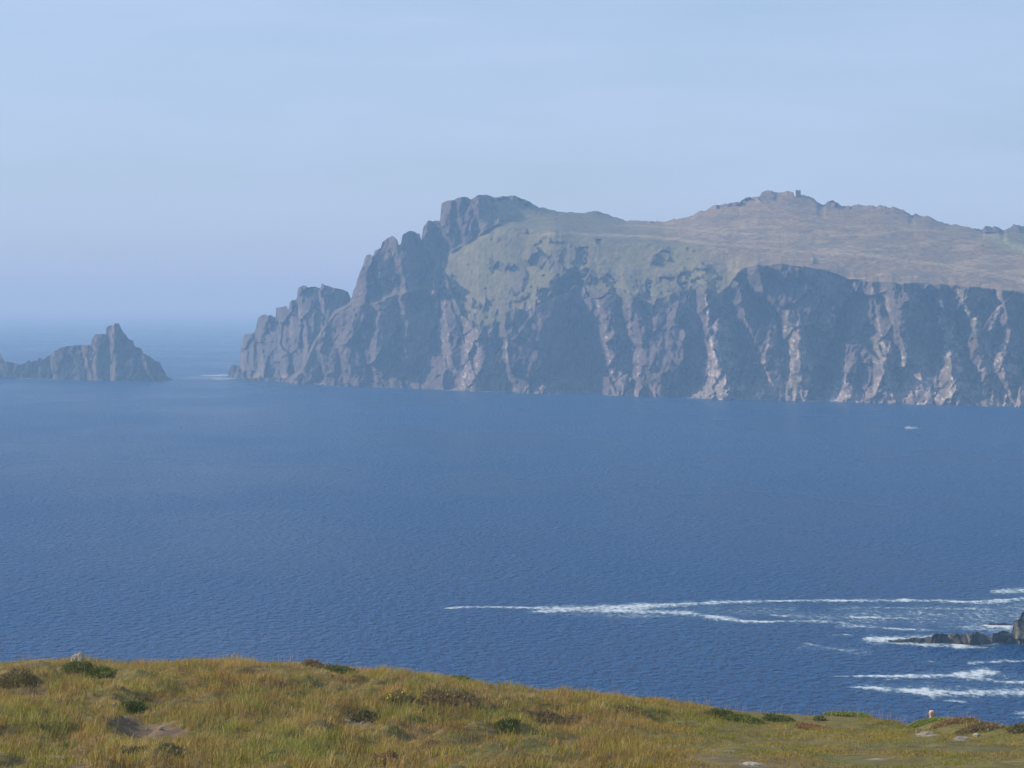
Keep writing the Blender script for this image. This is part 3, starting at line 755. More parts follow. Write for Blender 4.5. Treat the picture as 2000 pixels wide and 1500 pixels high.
# ------------------------------------------------------------------ motor boat
def make_boat():
    d = float(sea_depth(835.5))
    bx, by, _ = at(1780.0, 835.5, d)
    root = bpy.data.objects.new('motor_boat', None); SC.collection.objects.link(root)
    root.scale = (0.95, 0.9, 0.7); root.location = (bx, by, 0); root.rotation_euler = (0, 0, math.radians(4))
    tag(root, 'tiny white motor boat low in the open bay below the cliffs', 'boat')
    white = plain_mat('boat_white', (0.85, 0.86, 0.86), 0.35, 0.5, 0.04, 1.0)
    glass = plain_mat('boat_glass', (0.05, 0.06, 0.08), 0.1, 0.6, 0.04, 1.0)
    bm = bmesh.new()
    secs = [(-4.9, 0.05, 1.15), (-4.0, 0.75, 1.0), (-2.4, 1.25, 0.85), (0, 1.4, 0.78), (2.6, 1.38, 0.75), (4.8, 1.25, 0.78)]
    rings = []
    for x, hw, sheer in secs:
        rings.append([bm.verts.new(p) for p in ((x, -hw, sheer), (x, -hw * .93, 0.3), (x + 0.3, -hw * .5, -0.25), (x + 0.3, 0, -0.4), (x + 0.3, hw * .5, -0.25), (x, hw * .93, 0.3), (x, hw, sheer))])
    for a, b in zip(rings, rings[1:]):
        for i in range(6): bm.faces.new((a[i], a[i + 1], b[i + 1], b[i]))
        bm.faces.new((a[6], a[0], b[0], b[6]))
    bm.faces.new(rings[-1]); bm.faces.new(rings[0][::-1])
    obj('hull', bm, white, root)
    bm = bmesh.new(); box_bm(bm, -3.2, -1.2, -0.8, 0.8, 0.8, 1.5); obj('cabin', bm, white, root, bevel=0.12)
    bm = bmesh.new(); box_bm(bm, -3.22, -2.7, -0.7, 0.7, 1.2, 1.42); obj('windscreen', bm, glass, root)
    bm = bmesh.new(); box_bm(bm, 4.7, 5.2, -0.25, 0.25, 0.3, 1.2); obj('outboard_motor', bm, glass, root, bevel=0.06)
make_boat()

# ------------------------------------------------------------------ surf and foam on the water
def make_foam():
    m, t, p = new_mat('foam')
    p.inputs['Base Color'].default_value = (0.82, 0.85, 0.88, 1); p.inputs['Roughness'].default_value = 0.9
    at_ = t.nodes.new('ShaderNodeAttribute'); at_.attribute_name = 'foam'
    tc = t.nodes.new('ShaderNodeTexCoord'); mp = t.nodes.new('ShaderNodeMapping'); mp.inputs['Scale'].default_value = (0.75, 0.30, 1)
    nz = t.nodes.new('ShaderNodeTexNoise'); nz.inputs['Scale'].default_value = 0.8; nz.inputs['Detail'].default_value = 7; nz.inputs['Roughness'].default_value = 0.7
    nr = t.nodes.new('ShaderNodeMapRange'); nr.inputs['From Min'].default_value = 0.3; nr.inputs['From Max'].default_value = 0.7; nr.clamp = False
    ad = t.nodes.new('ShaderNodeMath'); ad.operation = 'MULTIPLY_ADD'; ad.inputs[1].default_value = 0.85   # density*1.15 + noise
    mr = t.nodes.new('ShaderNodeMapRange'); mr.inputs['From Min'].default_value = 0.78; mr.inputs['From Max'].default_value = 1.5
    mr.inputs['To Max'].default_value = 0.78
    mul = t.nodes.new('ShaderNodeMath'); mul.operation = 'MULTIPLY'
    sm = t.nodes.new('ShaderNodeMapRange'); sm.inputs['From Max'].default_value = 0.25
    tr = t.nodes.new('ShaderNodeBsdfTransparent'); mx = t.nodes.new('ShaderNodeMixShader')
    L = t.links.new
    L(tc.outputs['Object'], mp.inputs['Vector']); L(mp.outputs['Vector'], nz.inputs['Vector'])
    L(at_.outputs['Fac'], ad.inputs[0]); L(nz.outputs['Fac'], nr.inputs['Value']); L(nr.outputs['Result'], ad.inputs[2]); L(ad.outputs[0], mr.inputs['Value'])
    L(at_.outputs['Fac'], sm.inputs['Value']); L(mr.outputs['Result'], mul.inputs[0]); L(sm.outputs['Result'], mul.inputs[1])
    h1 = t.nodes.new('ShaderNodeMapRange'); h1.inputs['From Min'].default_value = 0.05; h1.inputs['From Max'].default_value = 0.9; h1.inputs['To Max'].default_value = 0.34
    h2 = t.nodes.new('ShaderNodeMath'); h2.operation = 'MULTIPLY'
    h3 = t.nodes.new('ShaderNodeMath'); h3.operation = 'MAXIMUM'
    L(at_.outputs['Fac'], h1.inputs['Value']); L(h1.outputs['Result'], h2.inputs[0]); L(nr.outputs['Result'], h2.inputs[1])
    L(mul.outputs[0], h3.inputs[0]); L(h2.outputs[0], h3.inputs[1])
    fc = t.nodes.new('ShaderNodeMix'); fc.data_type = 'RGBA'
    fc.inputs[6].default_value = (0.45, 0.66, 0.72, 1); fc.inputs[7].default_value = (0.80, 0.84, 0.87, 1)
    L(mul.outputs[0], fc.inputs[0]); L(fc.outputs[2], p.inputs['Base Color'])
    L(h3.outputs[0], mx.inputs[0]); L(tr.outputs[0], mx.inputs[1]); L(p.outputs[0], mx.inputs[2])
    L(mx.outputs[0], t.nodes['Material Output'].inputs['Surface'])
    def field(PX, PY, strokes):
        wx = PX + 10 * noise(PX / 25.0, PY / 6.0, 0, 501); wy = PY + 1.6 * fbm(PX / 22.0, PY / 5.0, 0, 3, 502)
        den = np.zeros_like(PX)
        for pts, st in strokes:
            p = np.array(pts, float)
            cy = np.interp(wx, p[:, 0], p[:, 1]); hh = np.interp(wx, p[:, 0], p[:, 2])
            ends = smooth(p[0, 0] - 12, p[0, 0] + 12, wx) * (1 - smooth(p[-1, 0] - 12, p[-1, 0] + 12, wx))
            hh = hh * (1 + 0.55 * fbm(PX / 28.0, cy / 9.0, 0, 3, 503)); st2 = st * (0.95 + 0.5 * fbm(PX / 40.0, cy / 5.0, 0, 3, 504))
            den = np.maximum(den, st2 * ends * np.exp(-((wy - cy) / (hh * 1.4)) ** 2))
        return den
    near = [
        ([(1540, 1203, 8), (1640, 1206, 13), (1760, 1205, 17), (1880, 1205, 20), (2030, 1205, 24)], 0.42), ([(1660, 1342, 6), (1800, 1345, 9), (2030, 1348, 9)], 0.35), ([(1800, 1318, 6), (1900, 1322, 9), (2030, 1326, 6)], 0.35), ([(1080, 1197, 5), (1250, 1198, 10), (1400, 1195, 10), (1560, 1192, 8)], 0.33), ([(1560, 1262, 5), (1640, 1268, 6), (1700, 1275, 4)], 0.3),
        ([(865, 1189, 1.2), (960, 1186, 1.5), (1060, 1189, 2.5), (1130, 1190, 5), (1230, 1187, 4.5), (1300, 1183, 3), (1400, 1177, 2.2), (1600, 1174, 1.8), (1800, 1173, 2.2), (1900, 1177, 2.5), (2020, 1168, 2.2)], 1.0),
        ([(1030, 1196, 1.5), (1130, 1193, 3), (1230, 1194, 4), (1340, 1198, 5), (1390, 1206, 5), (1450, 1214, 2), (1520, 1216, 1)], 0.95),
        ([(1180, 1204, 1.5), (1300, 1205, 1.8)], 0.7), ([(1500, 1203, 1.5), (1600, 1205, 2.5), (1640, 1209, 4)], 0.75),
        ([(1500, 1214, 1.3), (1600, 1214, 2), (1640, 1218, 3), (1720, 1227, 2), (1770, 1231, 1.5)], 0.75), ([(1640, 1206, 1.5), (1700, 1207, 2), (1800, 1210, 1.2)], 0.8),
        ([(1620, 1190, 4), (1675, 1187, 4)], 0.45), ([(1730, 1204, 3), (1790, 1198, 4), (1850, 1202, 2)], 0.6), ([(1700, 1187, 1.5), (1850, 1189, 2), (1990, 1191, 3)], 0.55),
        ([(1935, 1157, 1.5), (1975, 1155, 5), (2020, 1152, 6)], 0.85), ([(1880, 1178, 2), (1940, 1178, 3), (2020, 1169, 3)], 0.9), ([(1960, 1184, 3), (2020, 1190, 2)], 0.6),
        ([(1630, 1224, 1.5), (1700, 1225, 1.8), (1780, 1231, 1.6), (1855, 1231, 1.3)], 0.7), ([(1685, 1250, 3), (1720, 1251, 5), (1770, 1249, 5), (1830, 1244, 3)], 1.0),
        ([(1735, 1257, 2), (1800, 1259, 3), (1880, 1262, 4), (1920, 1262, 4), (1955, 1258, 2)], 1.15), ([(1860, 1226, 4), (1920, 1228, 7), (1985, 1232, 8)], 0.75), ([(1915, 1223, 2), (1960, 1225, 3), (1990, 1228, 4)], 1.1),
        ([(1565, 1257, 1.5), (1620, 1266, 1.5), (1665, 1273, 3)], 0.75), ([(1635, 1240, 1.4), (1662, 1241, 1.4)], 0.8), ([(1540, 1207, 1), (1600, 1190, 1)], 0.3),
        ([(1885, 1296, 1.5), (1930, 1294, 2.5), (1965, 1291, 1.6), (2020, 1292, 1)], 0.85), ([(1800, 1293, 2), (1840, 1294, 2)], 0.5),
        ([(1620, 1322, 0.6), (1680, 1322, 1.2), (1740, 1322, 2.5), (1830, 1321, 3), (1880, 1318, 5), (1920, 1315, 6), (1955, 1314, 2)], 1.05), ([(1860, 1322, 2), (1920, 1327, 3), (1970, 1333, 2.4), (2020, 1333, 2.4)], 0.9),
        ([(1720, 1328, 1.5), (1760, 1327, 1.5)], 0.6), ([(1650, 1343, 1), (1710, 1345, 2.5), (1750, 1348, 5), (1830, 1354, 6), (1900, 1355, 5.5), (1950, 1353, 5.5), (2020, 1353, 4)], 1.1),
        ([(1845, 1368, 2), (1890, 1373, 2.4)], 0.7), ([(1865, 1343, 2), (1880, 1343, 2)], 0.5), ([(1980, 1392, 2), (2020, 1394, 3)], 1.0), ([(1985, 1402, 2), (2020, 1403, 2)], 0.6), ([(1990, 1226, 4), (2020, 1226, 4)], 0.3),
    ]
    far = [([(395, 733.5, .9), (440, 733.8, 1.2), (475, 735, 1)], 1.0), ([(410, 740.5, .9), (430, 740.5, 1), (470, 739, .8)], 0.8), ([(-10, 735.8, 1), (20, 735.8, 1)], 1.1), ([(32, 739.5, 1.1), (118, 738.8, 1.1)], 1.0), ([(135, 738.5, 1), (152, 738.5, 1)], 0.9),
           ([(320, 722, 1.2), (380, 726, 1.5)], 0.5), ([(340, 738, 2), (440, 738, 2.5)], 0.4), ([(455, 700, 0.8), (470, 700, 0.8)], 0.5), ([(915, 763.3, .8), (985, 765, .9)], 1.0), ([(860, 762, .6), (900, 763, .7)], .7), ([(1010, 765.5, .8), (1060, 767, .8)], .7),
           ([(1340, 776.5, 1), (1450, 779, 1)], 0.9), ([(1480, 780, .8), (1600, 782.5, 1)], 0.9), ([(1615, 783, 1), (1800, 788.5, 1.1), (2020, 794, 1.3)], 0.9), ([(1770, 836.5, .8), (1792, 836.5, .8)], 1.0)]
    for (x0, x1, sx, y0, y1, sy, st, label) in ((850, 2030, 1.6, 1135, 1415, 1.0, near, 'white surf streaks drifting round the reef'), (-20, 2030, 2.0, 690, 840, 0.6, far, 'thin white surf along the far rocks and cliffs')):
        xs = np.arange(x0, x1, sx); ys = np.arange(y1, y0, -sy)
        PX, PY = np.meshgrid(xs, ys)
        D = sea_depth(PY)
        den = field(PX, PY, st)
        X = ray(PX, PY)[0] * D
        Z = 0.06 + 0.30 * np.clip(den, 0, 1) * (0.5 + 0.5 * noise(X / 3.0, D / 3.0, 0, 505))
        Qf = grid_faces(*PX.shape)
        dv = den.ravel()
        keep = dv[Qf].max(1) > 0.03
        Qf = Qf[keep]
        used = np.unique(Qf); remap = -np.ones(dv.size, int); remap[used] = np.arange(used.size)
        V = np.stack([X, D, Z], -1).reshape(-1, 3)[used]
        o = mesh_from('foam', V, remap[Qf], m, attrs={'foam': dv[used]}, smooth_shade=True)
        tag(o, label, 'foam', kind='stuff')
make_foam()

# ------------------------------------------------------------------ the near hillside
NEARCREST = [(-2500, 1300), (0, 1298), (60, 1290), (130, 1288), (165, 1290), (260, 1299), (340, 1298), (400, 1292), (470, 1291), (520, 1294), (600, 1296), (650, 1304), (720, 1312), (800, 1318), (880, 1326), (950, 1338), (1000, 1345), (1060, 1352),
             (1150, 1356), (1230, 1362), (1300, 1371), (1380, 1379), (1450, 1389), (1520, 1393), (1580, 1397), (1640, 1398), (1700, 1401), (1730, 1410), (1752, 1421), (1768, 1420), (1790, 1410), (1815, 1403), (1850, 1400), (1880, 1404),
             (1905, 1411), (1930, 1424), (1950, 1432), (1972, 1436), (1988, 1432), (2000, 1428), (2100, 1420), (2300, 1440), (4500, 1460)]
YC = 75.0
def hill_z(X, Y, detail=True):
    X = np.asarray(X, float); Y = np.asarray(Y, float)
    px = 1000 + X / YC * F
    zc = CAMZ + ray(px, lerp_pts(NEARCREST, px))[1] * YC
    t = np.clip((Y - 45) / (YC - 45), 0, 1)
    z45 = CAMZ + ray(1000.0, 1503.0)[1] * 45 + 0.0 * X
    z = z45 * (1 - t) + zc * t
    z = z - 0.16 * np.sin(t * math.pi) * np.interp(px, [0, 1400, 1800], [1, 1, 0.3])
    zn = 96.4 + (z45 - 96.4) * np.clip(Y / 45.0, -1, 1)
    z = np.where(Y < 45, zn, z)
    b = np.clip(Y - YC, 0, None)
    drop = np.where(b < 4, 0.13 * b + 0.10 * b * b, 2.12 + (b - 4) * 0.35)
    drop = np.where(b > 12, 2.12 + 2.8 + (b - 12) * 0.95, drop)
    z = z - drop
    amp = smooth(-5, 6, Y) * (1 - smooth(70, 74.5, Y) * (1 - smooth(76, 80, Y)))
    right = smooth(0.5, 4.5, X * 60.0 / np.maximum(Y, 30))
    m = (0.26 * fbm(X / 2.2, Y / 3.0, 0, 3, 601) + 0.16 * fbm(X / 0.7, Y / 0.9, 0, 3, 602)) * (1 - 0.6 * right)
    z = z + amp * m
    td, _, _, _, t4 = tussock(X, Y)
    z = z + amp * (1 - 0.85 * right) * np.clip(0.75 - td, 0, 1) * 0.26 * (0.3 + t4)
    # named hollows and mounds
    for (hx, hy, r, rx, h) in HOLLOWS:
        z = z + h * np.exp(-((X - hx) / rx) ** 2 - ((Y - hy) / r) ** 2)
    return np.maximum(z, -3)

def ground_y(y, x=1000.0):
    """forward distance at which the unperturbed hillside shows at photo row y (rough)"""
    Ys = np.linspace(45, 75, 400)
    X = (x - 1000) / F * Ys
    zz_ = hill_z(X, Ys)
    PYs = 590 - (zz_ - CAMZ) / Ys * F
    vis = np.minimum.accumulate(PYs)
    i = np.argmax(vis <= y) if (vis <= y).any() else 399
    return float(Ys[i])

HOLLOWS = []
def spot(x, y):
    Y = ground_y(y, x); return (x - 1000) / F * Y, Y
_hl = []
for (x, y, ry, rx, h) in ((25, 1345, 1.6, 0.75, -0.42), (165, 1318, 1.3, 0.8, -0.30), (275, 1395, 1.5, 0.5, -0.35), (310, 1430, 1.6, 0.9, -0.18), (700, 1405, 1.2, 0.5, -0.22), (870, 1380, 2.2, 1.3, 0.30), (1200, 1398, 1.5, 0.9, 0.16), (1440, 1404, 1.2, 0.8, 0.14)):
    X_, Y_ = spot(x, y); _hl.append((X_, Y_, ry, rx, h))
HOLLOWS = _hl

def turf_tone(X, Y, px, py):
    """colour of the vegetation at a place"""
    tan = np.array([0.46, 0.315, 0.14]); green = np.array([0.18, 0.20, 0.055]); olive = np.array([0.31, 0.25, 0.095]); rust = np.array([0.33, 0.185, 0.085]); straw = np.array([0.56, 0.43, 0.23])
    a = fbm(X / 2.2, Y / 3.2, 0, 4, 620); b = fbm(X / 1.3, Y / 2.0, 0, 3, 621); c = fbm(X / 3.4, Y / 4.2, 0, 3, 622)
    right = smooth(1150, 1500, px)
    g = smooth(-0.05, 0.28, a + 0.10 * right)[:, None]
    r = (smooth(0.06, 0.36, b) * (1 - 0.4 * right))[:, None]
    s = smooth(0.15, 0.45, c)[:, None]
    col = olive * (1 - s * 0.6) + tan * s * 0.6
    col = col * (1 - g) + green * g
    col = col * (1 - 0.65 * r) + rust * 0.65 * r
    # the crest is strawy and brown; the right is short green turf with tan foot wear
    cr = (smooth(68, 74, Y) * (1 - right))[:, None]
    col = col * (1 - 0.45 * cr) + straw * 0.45 * cr
    sw = (right * smooth(1440, 1490, py) * smooth(-0.2, 0.3, c))[:, None]
    col = col * (1 - 0.7 * sw) + np.array([0.33, 0.24, 0.13]) * 0.7 * sw
    gr = (right * 0.55 * (1 - sw[:, 0]))[:, None]
    col = col * (1 - gr) + np.array([0.30, 0.285, 0.075]) * gr
    for (cx, cy, wx, wy, k) in ((560, 1465, 85, 26, 0.9), (650, 1470, 50, 25, .7), (420, 1425, 50, 30, 0.75), (600, 1340, 25, 12, .9), (560, 1335, 22, 14, .6), (260, 1330, 35, 14, .5), (780, 1335, 50, 10, .5), (120, 1345, 50, 12, .4), (60, 1460, 60, 14, .5)):
        w = (k * np.exp(-((px - cx) / wx) ** 2 - ((py - cy) / wy) ** 2))[:, None]
        col = col * (1 - w) + np.array([0.155, 0.225, 0.045]) * w
    return col

def bare_mask(px, py):
    b = np.zeros_like(px)
    for (cx, cy, wx, wy, k) in ((295, 1432, 62, 14, 1.3), (240, 1410, 30, 8, .8), (60, 1357, 32, 5, 1.0), (700, 1412, 28, 6, .9), (1470, 1496, 24, 6, 0.9), (1810, 1436, 24, 6, .9), (1880, 1446, 22, 5, .9), (1720, 1486, 26, 4, .6), (1930, 1455, 40, 4, .4), (30, 1495, 45, 6, .6), (160, 1496, 30, 5, .6), (1400, 1470, 60, 10, .35)):
        b = np.maximum(b, k * np.exp(-((px - cx) / wx) ** 2 - ((py - cy) / wy) ** 2))
    return b

def make_hill():
    ys = np.concatenate([np.linspace(-60, 36, 60), np.linspace(36.3, 84, 330), np.linspace(85, 150, 60), np.linspace(152, 260, 30)])
    xs = np.concatenate([np.linspace(-260, -26, 70), np.linspace(-25.7, 25.7, 460), np.linspace(26, 260, 70)])
    X, Y = np.meshgrid(xs, ys)
    Z = hill_z(X, Y)
    side = smooth(60, 240, np.abs(X))
    Z = np.where(Y > 20, Z - side * 6, Z)
    px = 1000 + X / np.maximum(Y, 1) * F; py = 590 - (Z - CAMZ) / np.maximum(Y, 1) * F
    tone = turf_tone(X.ravel(), Y.ravel(), px.ravel(), py.ravel()) * 0.36 + np.array([0.03, 0.022, 0.010])
    b = np.clip(bare_mask(px, py) * (Y.ravel().reshape(Y.shape) > 40), 0, 1).ravel()[:, None]
    soil = np.where((px.ravel() > 1300)[:, None], np.array([[0.27, 0.225, 0.15]]), np.array([[0.14, 0.098, 0.066]]))
    b = smooth(0.25, 0.6, b + 0.2 * fbm(X.ravel() / 0.4, Y.ravel() / 0.8, 0, 3, 640)[:, None])
    tone = tone * (1 - b) + soil * b
    rockside = smooth(92, 110, Y.ravel())[:, None]
    tone = tone * (1 - rockside) + np.array([[0.10, 0.09, 0.085]]) * rockside
    o = mesh_from('ground', np.stack([X, Y, Z], -1).reshape(-1, 3), grid_faces(*X.shape), M_GROUND, col=np.clip(tone, 0.01, 0.7))
    tag(o, 'near grassy clifftop slope', 'ground', kind='structure')
make_hill()

def blades(X, Y, H, W, lean, tone, name, mat, label, z_off=-0.02, top_tone=None):
    n = len(X)
    Z = hill_z(X, Y) + z_off
    ang = rng.uniform(0, 2 * math.pi, n)
    wx, wy = np.cos(ang) * W / 2, np.sin(ang) * W / 2
    la = rng.uniform(0, 2 * math.pi, n)
    lx = np.cos(la) * lean * H + 0.10 * H; ly = np.sin(la) * lean * H
    V = np.empty((n, 5, 3), np.float32)
    V[:, 0] = np.stack([X - wx, Y - wy, Z], 1); V[:, 1] = np.stack([X + wx, Y + wy, Z], 1)
    mx_, my_, mz_ = X + lx * .35, Y + ly * .35, Z + H * 0.6
    V[:, 2] = np.stack([mx_ + wx * .75, my_ + wy * .75, mz_], 1); V[:, 3] = np.stack([mx_ - wx * .75, my_ - wy * .75, mz_], 1)
    V[:, 4] = np.stack([X + lx, Y + ly, Z + H * (1 - 0.35 * lean)], 1)
    i = np.arange(n) * 5
    Q = np.stack([i, i + 1, i + 2, i + 3], 1); T = np.stack([i + 3, i + 2, i + 4], 1)
    col = np.repeat(tone[:, None, :], 5, 1)
    if top_tone is not None:
        col[:, 4] = top_tone; col[:, 2:4] = 0.5 * (col[:, 2:4] + top_tone[:, None])
    o = mesh_from(name, V.reshape(-1, 3), Q, mat, tris=T, col=np.clip(col, 0.01, 0.8).reshape(-1, 3))
    tag(o, label, 'grass', kind='stuff')
    return o

def scatter(n, x0, x1, y0, y1):
    return rng.uniform(x0, x1, n), rng.uniform(y0, y1, n)

def proj(X, Y):
    Z = hill_z(X, Y)
    return 1000 + X / Y * F, 590 - (Z - CAMZ) / Y * F

dg = [(0.075, 0.095, 0.028), (0.115, 0.13, 0.040), (0.06, 0.065, 0.025)]
hb = [(0.15, 0.095, 0.062), (0.12, 0.09, 0.045), (0.20, 0.13, 0.09), (0.11, 0.11, 0.045)]
rb = [(0.22, 0.115, 0.055), (0.17, 0.10, 0.05), (0.28, 0.17, 0.08)]
lg = [(0.13, 0.17, 0.035), (0.18, 0.20, 0.05), (0.09, 0.12, 0.025)]
SH = [
    ('heather_clump', 20, 1330, 0.75, 0.8, 0.30, 5200, dg + hb, 'dark heather clump over a shaded hollow at the far left edge', 'shrub', None),
    ('gorse_bush', 150, 1308, 0.42, 0.7, 0.16, 3200, dg, 'dark green bush below the white stone on the crest', 'shrub', None),
    ('gorse_bush', 195, 1318, 0.35, 0.5, 0.14, 2200, dg + lg, 'low green bush right of the bush under the white stone', 'shrub', None),
    ('gorse_bush', 258, 1392, 0.22, 0.5, 0.20, 2000, dg, 'small dark bush at the back of the bare peat patch', 'shrub', None),
    ('heather_clump', 295, 1382, 0.30, 0.5, 0.16, 1900, dg + hb, 'brown heather clump behind the peat patch', 'shrub', None),
    ('gorse_bush', 665, 1314, 0.40, 0.7, 0.15, 3200, dg, 'dark rounded bush on the left part of the crest', 'shrub', None),
    ('heather_clump', 610, 1303, 0.30, 0.5, 0.16, 1600, hb, 'brown heather tuft left of the dark crest bush', 'shrub', None),
    ('gorse_bush', 900, 1328, 0.30, 0.5, 0.17, 1800, dg + lg, 'green crest bush midway along the slope edge', 'shrub', None),
    ('gorse_bush', 790, 1376, 0.55, 0.8, 0.24, 3600, hb + dg, 'brown gorse mound dotted with yellow flowers in the middle', 'shrub', 16),
    ('gorse_bush', 880, 1378, 0.70, 0.9, 0.26, 4800, hb, 'widest brown heather mound right of the yellow gorse', 'shrub', 5),
    ('heather_clump', 705, 1402, 0.30, 0.5, 0.14, 1700, hb + dg, 'dark heather tuft above the small pale stones', 'shrub', None),
    ('gorse_bush', 990, 1428, 0.22, 0.45, 0.20, 1600, dg, 'small dark green bush below the heather mound', 'shrub', None),
    ('heather_clump', 1080, 1410, 0.75, 0.6, 0.16, 3200, hb, 'long purplish heather strip left of the flowering strip', 'shrub', None),
    ('gorse_bush', 1210, 1396, 0.60, 0.5, 0.13, 2400, hb + dg, 'low dark heather strip with a few yellow flowers', 'shrub', 5),
    ('heather_clump', 1275, 1374, 0.35, 0.5, 0.11, 1500, hb, 'dark heather tuft on the slope edge right of centre', 'shrub', None),
    ('gorse_bush', 1410, 1402, 0.38, 0.5, 0.16, 2300, dg, 'dark green bush on short turf, left of a wider one', 'shrub', None),
    ('gorse_bush', 1450, 1410, 0.50, 0.5, 0.12, 2400, dg + lg, 'spreading green bush on short turf right of centre', 'shrub', None),
    ('gorse_bush', 1520, 1408, 0.38, 0.5, 0.11, 1700, dg, 'low green bush beside the round rusty tuft', 'shrub', None),
    ('heather_clump', 1586, 1428, 0.36, 0.6, 0.11, 1900, rb, 'round rusty heather tuft on the short turf', 'shrub', None),
    ('gorse_bush', 1602, 1410, 0.14, 0.3, 0.10, 700, dg, 'tiny dark bush above the rusty tuft', 'shrub', None),
    ('gorse_bush', 1660, 1400, 0.65, 0.7, 0.13, 3000, lg, 'bright green bush under wispy stalks left of the gap', 'shrub', None),
    ('gorse_bush', 1806, 1416, 0.45, 0.7, 0.07, 3000, lg, 'green bush in front of the bald person', 'shrub', None),
    ('heather_clump', 1872, 1413, 0.62, 0.7, 0.09, 3200, rb + hb, 'rust brown heather mound right of the bald person', 'shrub', None),
    ('heather_clump', 1915, 1428, 0.60, 0.6, 0.13, 2600, hb, 'dark brown heather on the slope falling to the right', 'shrub', None),
    ('heather_clump', 1998, 1432, 0.35, 0.6, 0.18, 1600, dg + hb, 'dark heather clump at the far right edge', 'shrub', None),
    ('heather_clump', 50, 1490, 0.40, 0.5, 0.14, 2200, hb + rb, 'reddish heather clump in the bottom left corner', 'shrub', None),
    ('heather_clump', 300, 1488, 0.55, 0.5, 0.10, 2200, hb + dg, 'dark heather along the bottom edge below the peat patch', 'shrub', None),
    ('heather_clump', 760, 1494, 0.45, 0.4, 0.10, 1900, hb + rb, 'brown heather along the bottom edge left of centre', 'shrub', None),
]

def shrub_mask(X, Y):
    r = np.zeros_like(X)
    for (nm, x, y, rx, ry, h, n, tones, lab, cat, fl) in SH:
        X0, Y0 = spot(x, y)
        r = np.maximum(r, 0.5 * np.exp(-(((X - X0) / rx) ** 2 + ((Y - Y0) / (ry * 1.3)) ** 2) ** 2))
    return r

def make_grass():
    # dense short and medium turf
    X, Y = scatter(480000, -17, 17, 38, 79)
    w = 3.5 + 0.19 * Y
    k = np.abs(X) < w; X, Y = X[k], Y[k]
    # clump the blades round tussock centres
    cx = np.round(X / 0.16) * 0.16; cy = np.round(Y / 0.2) * 0.2
    jx = 0.08 * noise(cx * 31, cy * 17, 0, 650); jy = 0.1 * noise(cx * 19, cy * 37, 0, 651)
    pull = rng.uniform(0, 0.75, len(X))
    X = X + (cx + jx - X) * pull; Y = Y + (cy + jy - Y) * pull
    px, py = proj(X, Y)
    k = rng.uniform(0, 1, len(X)) > smooth(0.3, 0.7, bare_mask(px, py)) * 0.97
    X, Y, px, py = X[k], Y[k], px[k], py[k]
    k = rng.uniform(0, 1, len(X)) > shrub_mask(X, Y); X, Y, px, py = X[k], Y[k], px[k], py[k]
    tall = np.clip(0.5 + 1.1 * fbm(X / 1.5, Y / 2.2, 0, 3, 655), 0, 1)
    right = smooth(1150, 1480, px)
    td, ox, oy, th_, t4 = tussock(X, Y)
    core = smooth(0.85, 0.25, td) if False else 1 - smooth(0.25, 0.8, td)
    H = 0.85 * (0.095 + 0.08 * tall + 0.20 * core * (0.3 + t4) * tall) * (1 - 0.70 * right) * rng.uniform(0.6, 1.35, len(X)) * np.where(Y > 70, 0.85, 1)
    tone = turf_tone(X, Y, px, py)
    near_bare = smooth(0.02, 0.25, bare_mask(px, py - 9)) * (1 - 0.0 * right)
    H = H * (1 - (0.72 - 0.4 * right) * near_bare)
    tone = tone * np.array([1.10, 0.98, 0.44]) * rng.uniform(0.55, 1.35, (len(X), 1)) * np.stack([rng.uniform(0.92, 1.1, len(X)), np.ones(len(X)), rng.uniform(0.8, 1.15, len(X))], 1)
    tt = 0.55 * core * (1 - 0.6 * right)
    pal = np.array([(0.52, 0.38, 0.15), (0.19, 0.235, 0.040), (0.38, 0.33, 0.09), (0.31, 0.17, 0.075), (0.27, 0.30, 0.055), (0.44, 0.28, 0.10)])[(th_ * 5.99).astype(int)]
    tone = tone * (1 - tt[:, None]) + pal * rng.uniform(0.7, 1.3, (len(X), 1)) * tt[:, None]
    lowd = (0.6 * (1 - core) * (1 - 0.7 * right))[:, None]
    tone = tone * (1 - lowd) + np.array([0.13, 0.10, 0.035]) * lowd  # shade between tussocks painted into the blade tone
    kd = rng.uniform(0, 1, len(X)) < 0.16 * (1 - 0.5 * right)
    tone[kd] = np.array([0.50, 0.37, 0.16]) * rng.uniform(0.7, 1.15, (kd.sum(), 1))
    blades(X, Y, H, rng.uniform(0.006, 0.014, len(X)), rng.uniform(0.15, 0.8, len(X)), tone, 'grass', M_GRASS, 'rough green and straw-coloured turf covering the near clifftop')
    # tall seeding stalks, thickest along the crest
    X, Y = scatter(26000, -16, 16, 42, 79)
    px, py = proj(X, Y)
    p = 0.22 + 0.78 * smooth(71, 74.5, Y) * np.interp(px, [0, 1000, 1150, 1500, 1560, 1730, 1790, 2000], [.8, .8, .35, .12, .8, .9, .9, .5])
    p = p * smooth(-0.25, 0.35, fbm(X / 1.2, Y / 3.0, 0, 3, 660) + 0.1) * np.where((px > 1250) & (Y < 70), 0.12, 1) * np.where(bare_mask(px, py) > .4, 0.1, 1)
    k = rng.uniform(0, 1, len(X)) < p; X, Y = X[k], Y[k]
    n = len(X)
    H = rng.uniform(0.16, 0.42, n) * np.where(Y > 70, 1.0, 0.85)
    tone = np.array([0.46, 0.36, 0.24]) * rng.uniform(0.6, 1.15, (n, 1))
    top = np.array([0.50, 0.38, 0.30]) * rng.uniform(0.7, 1.2, (n, 1))
    blades(X, Y, H, rng.uniform(0.003, 0.007, n), rng.uniform(0.05, 0.45, n), tone, 'seed_grass', M_GRASS, 'thin pale seeding grass stalks standing along the crest', top_tone=top)
make_grass()

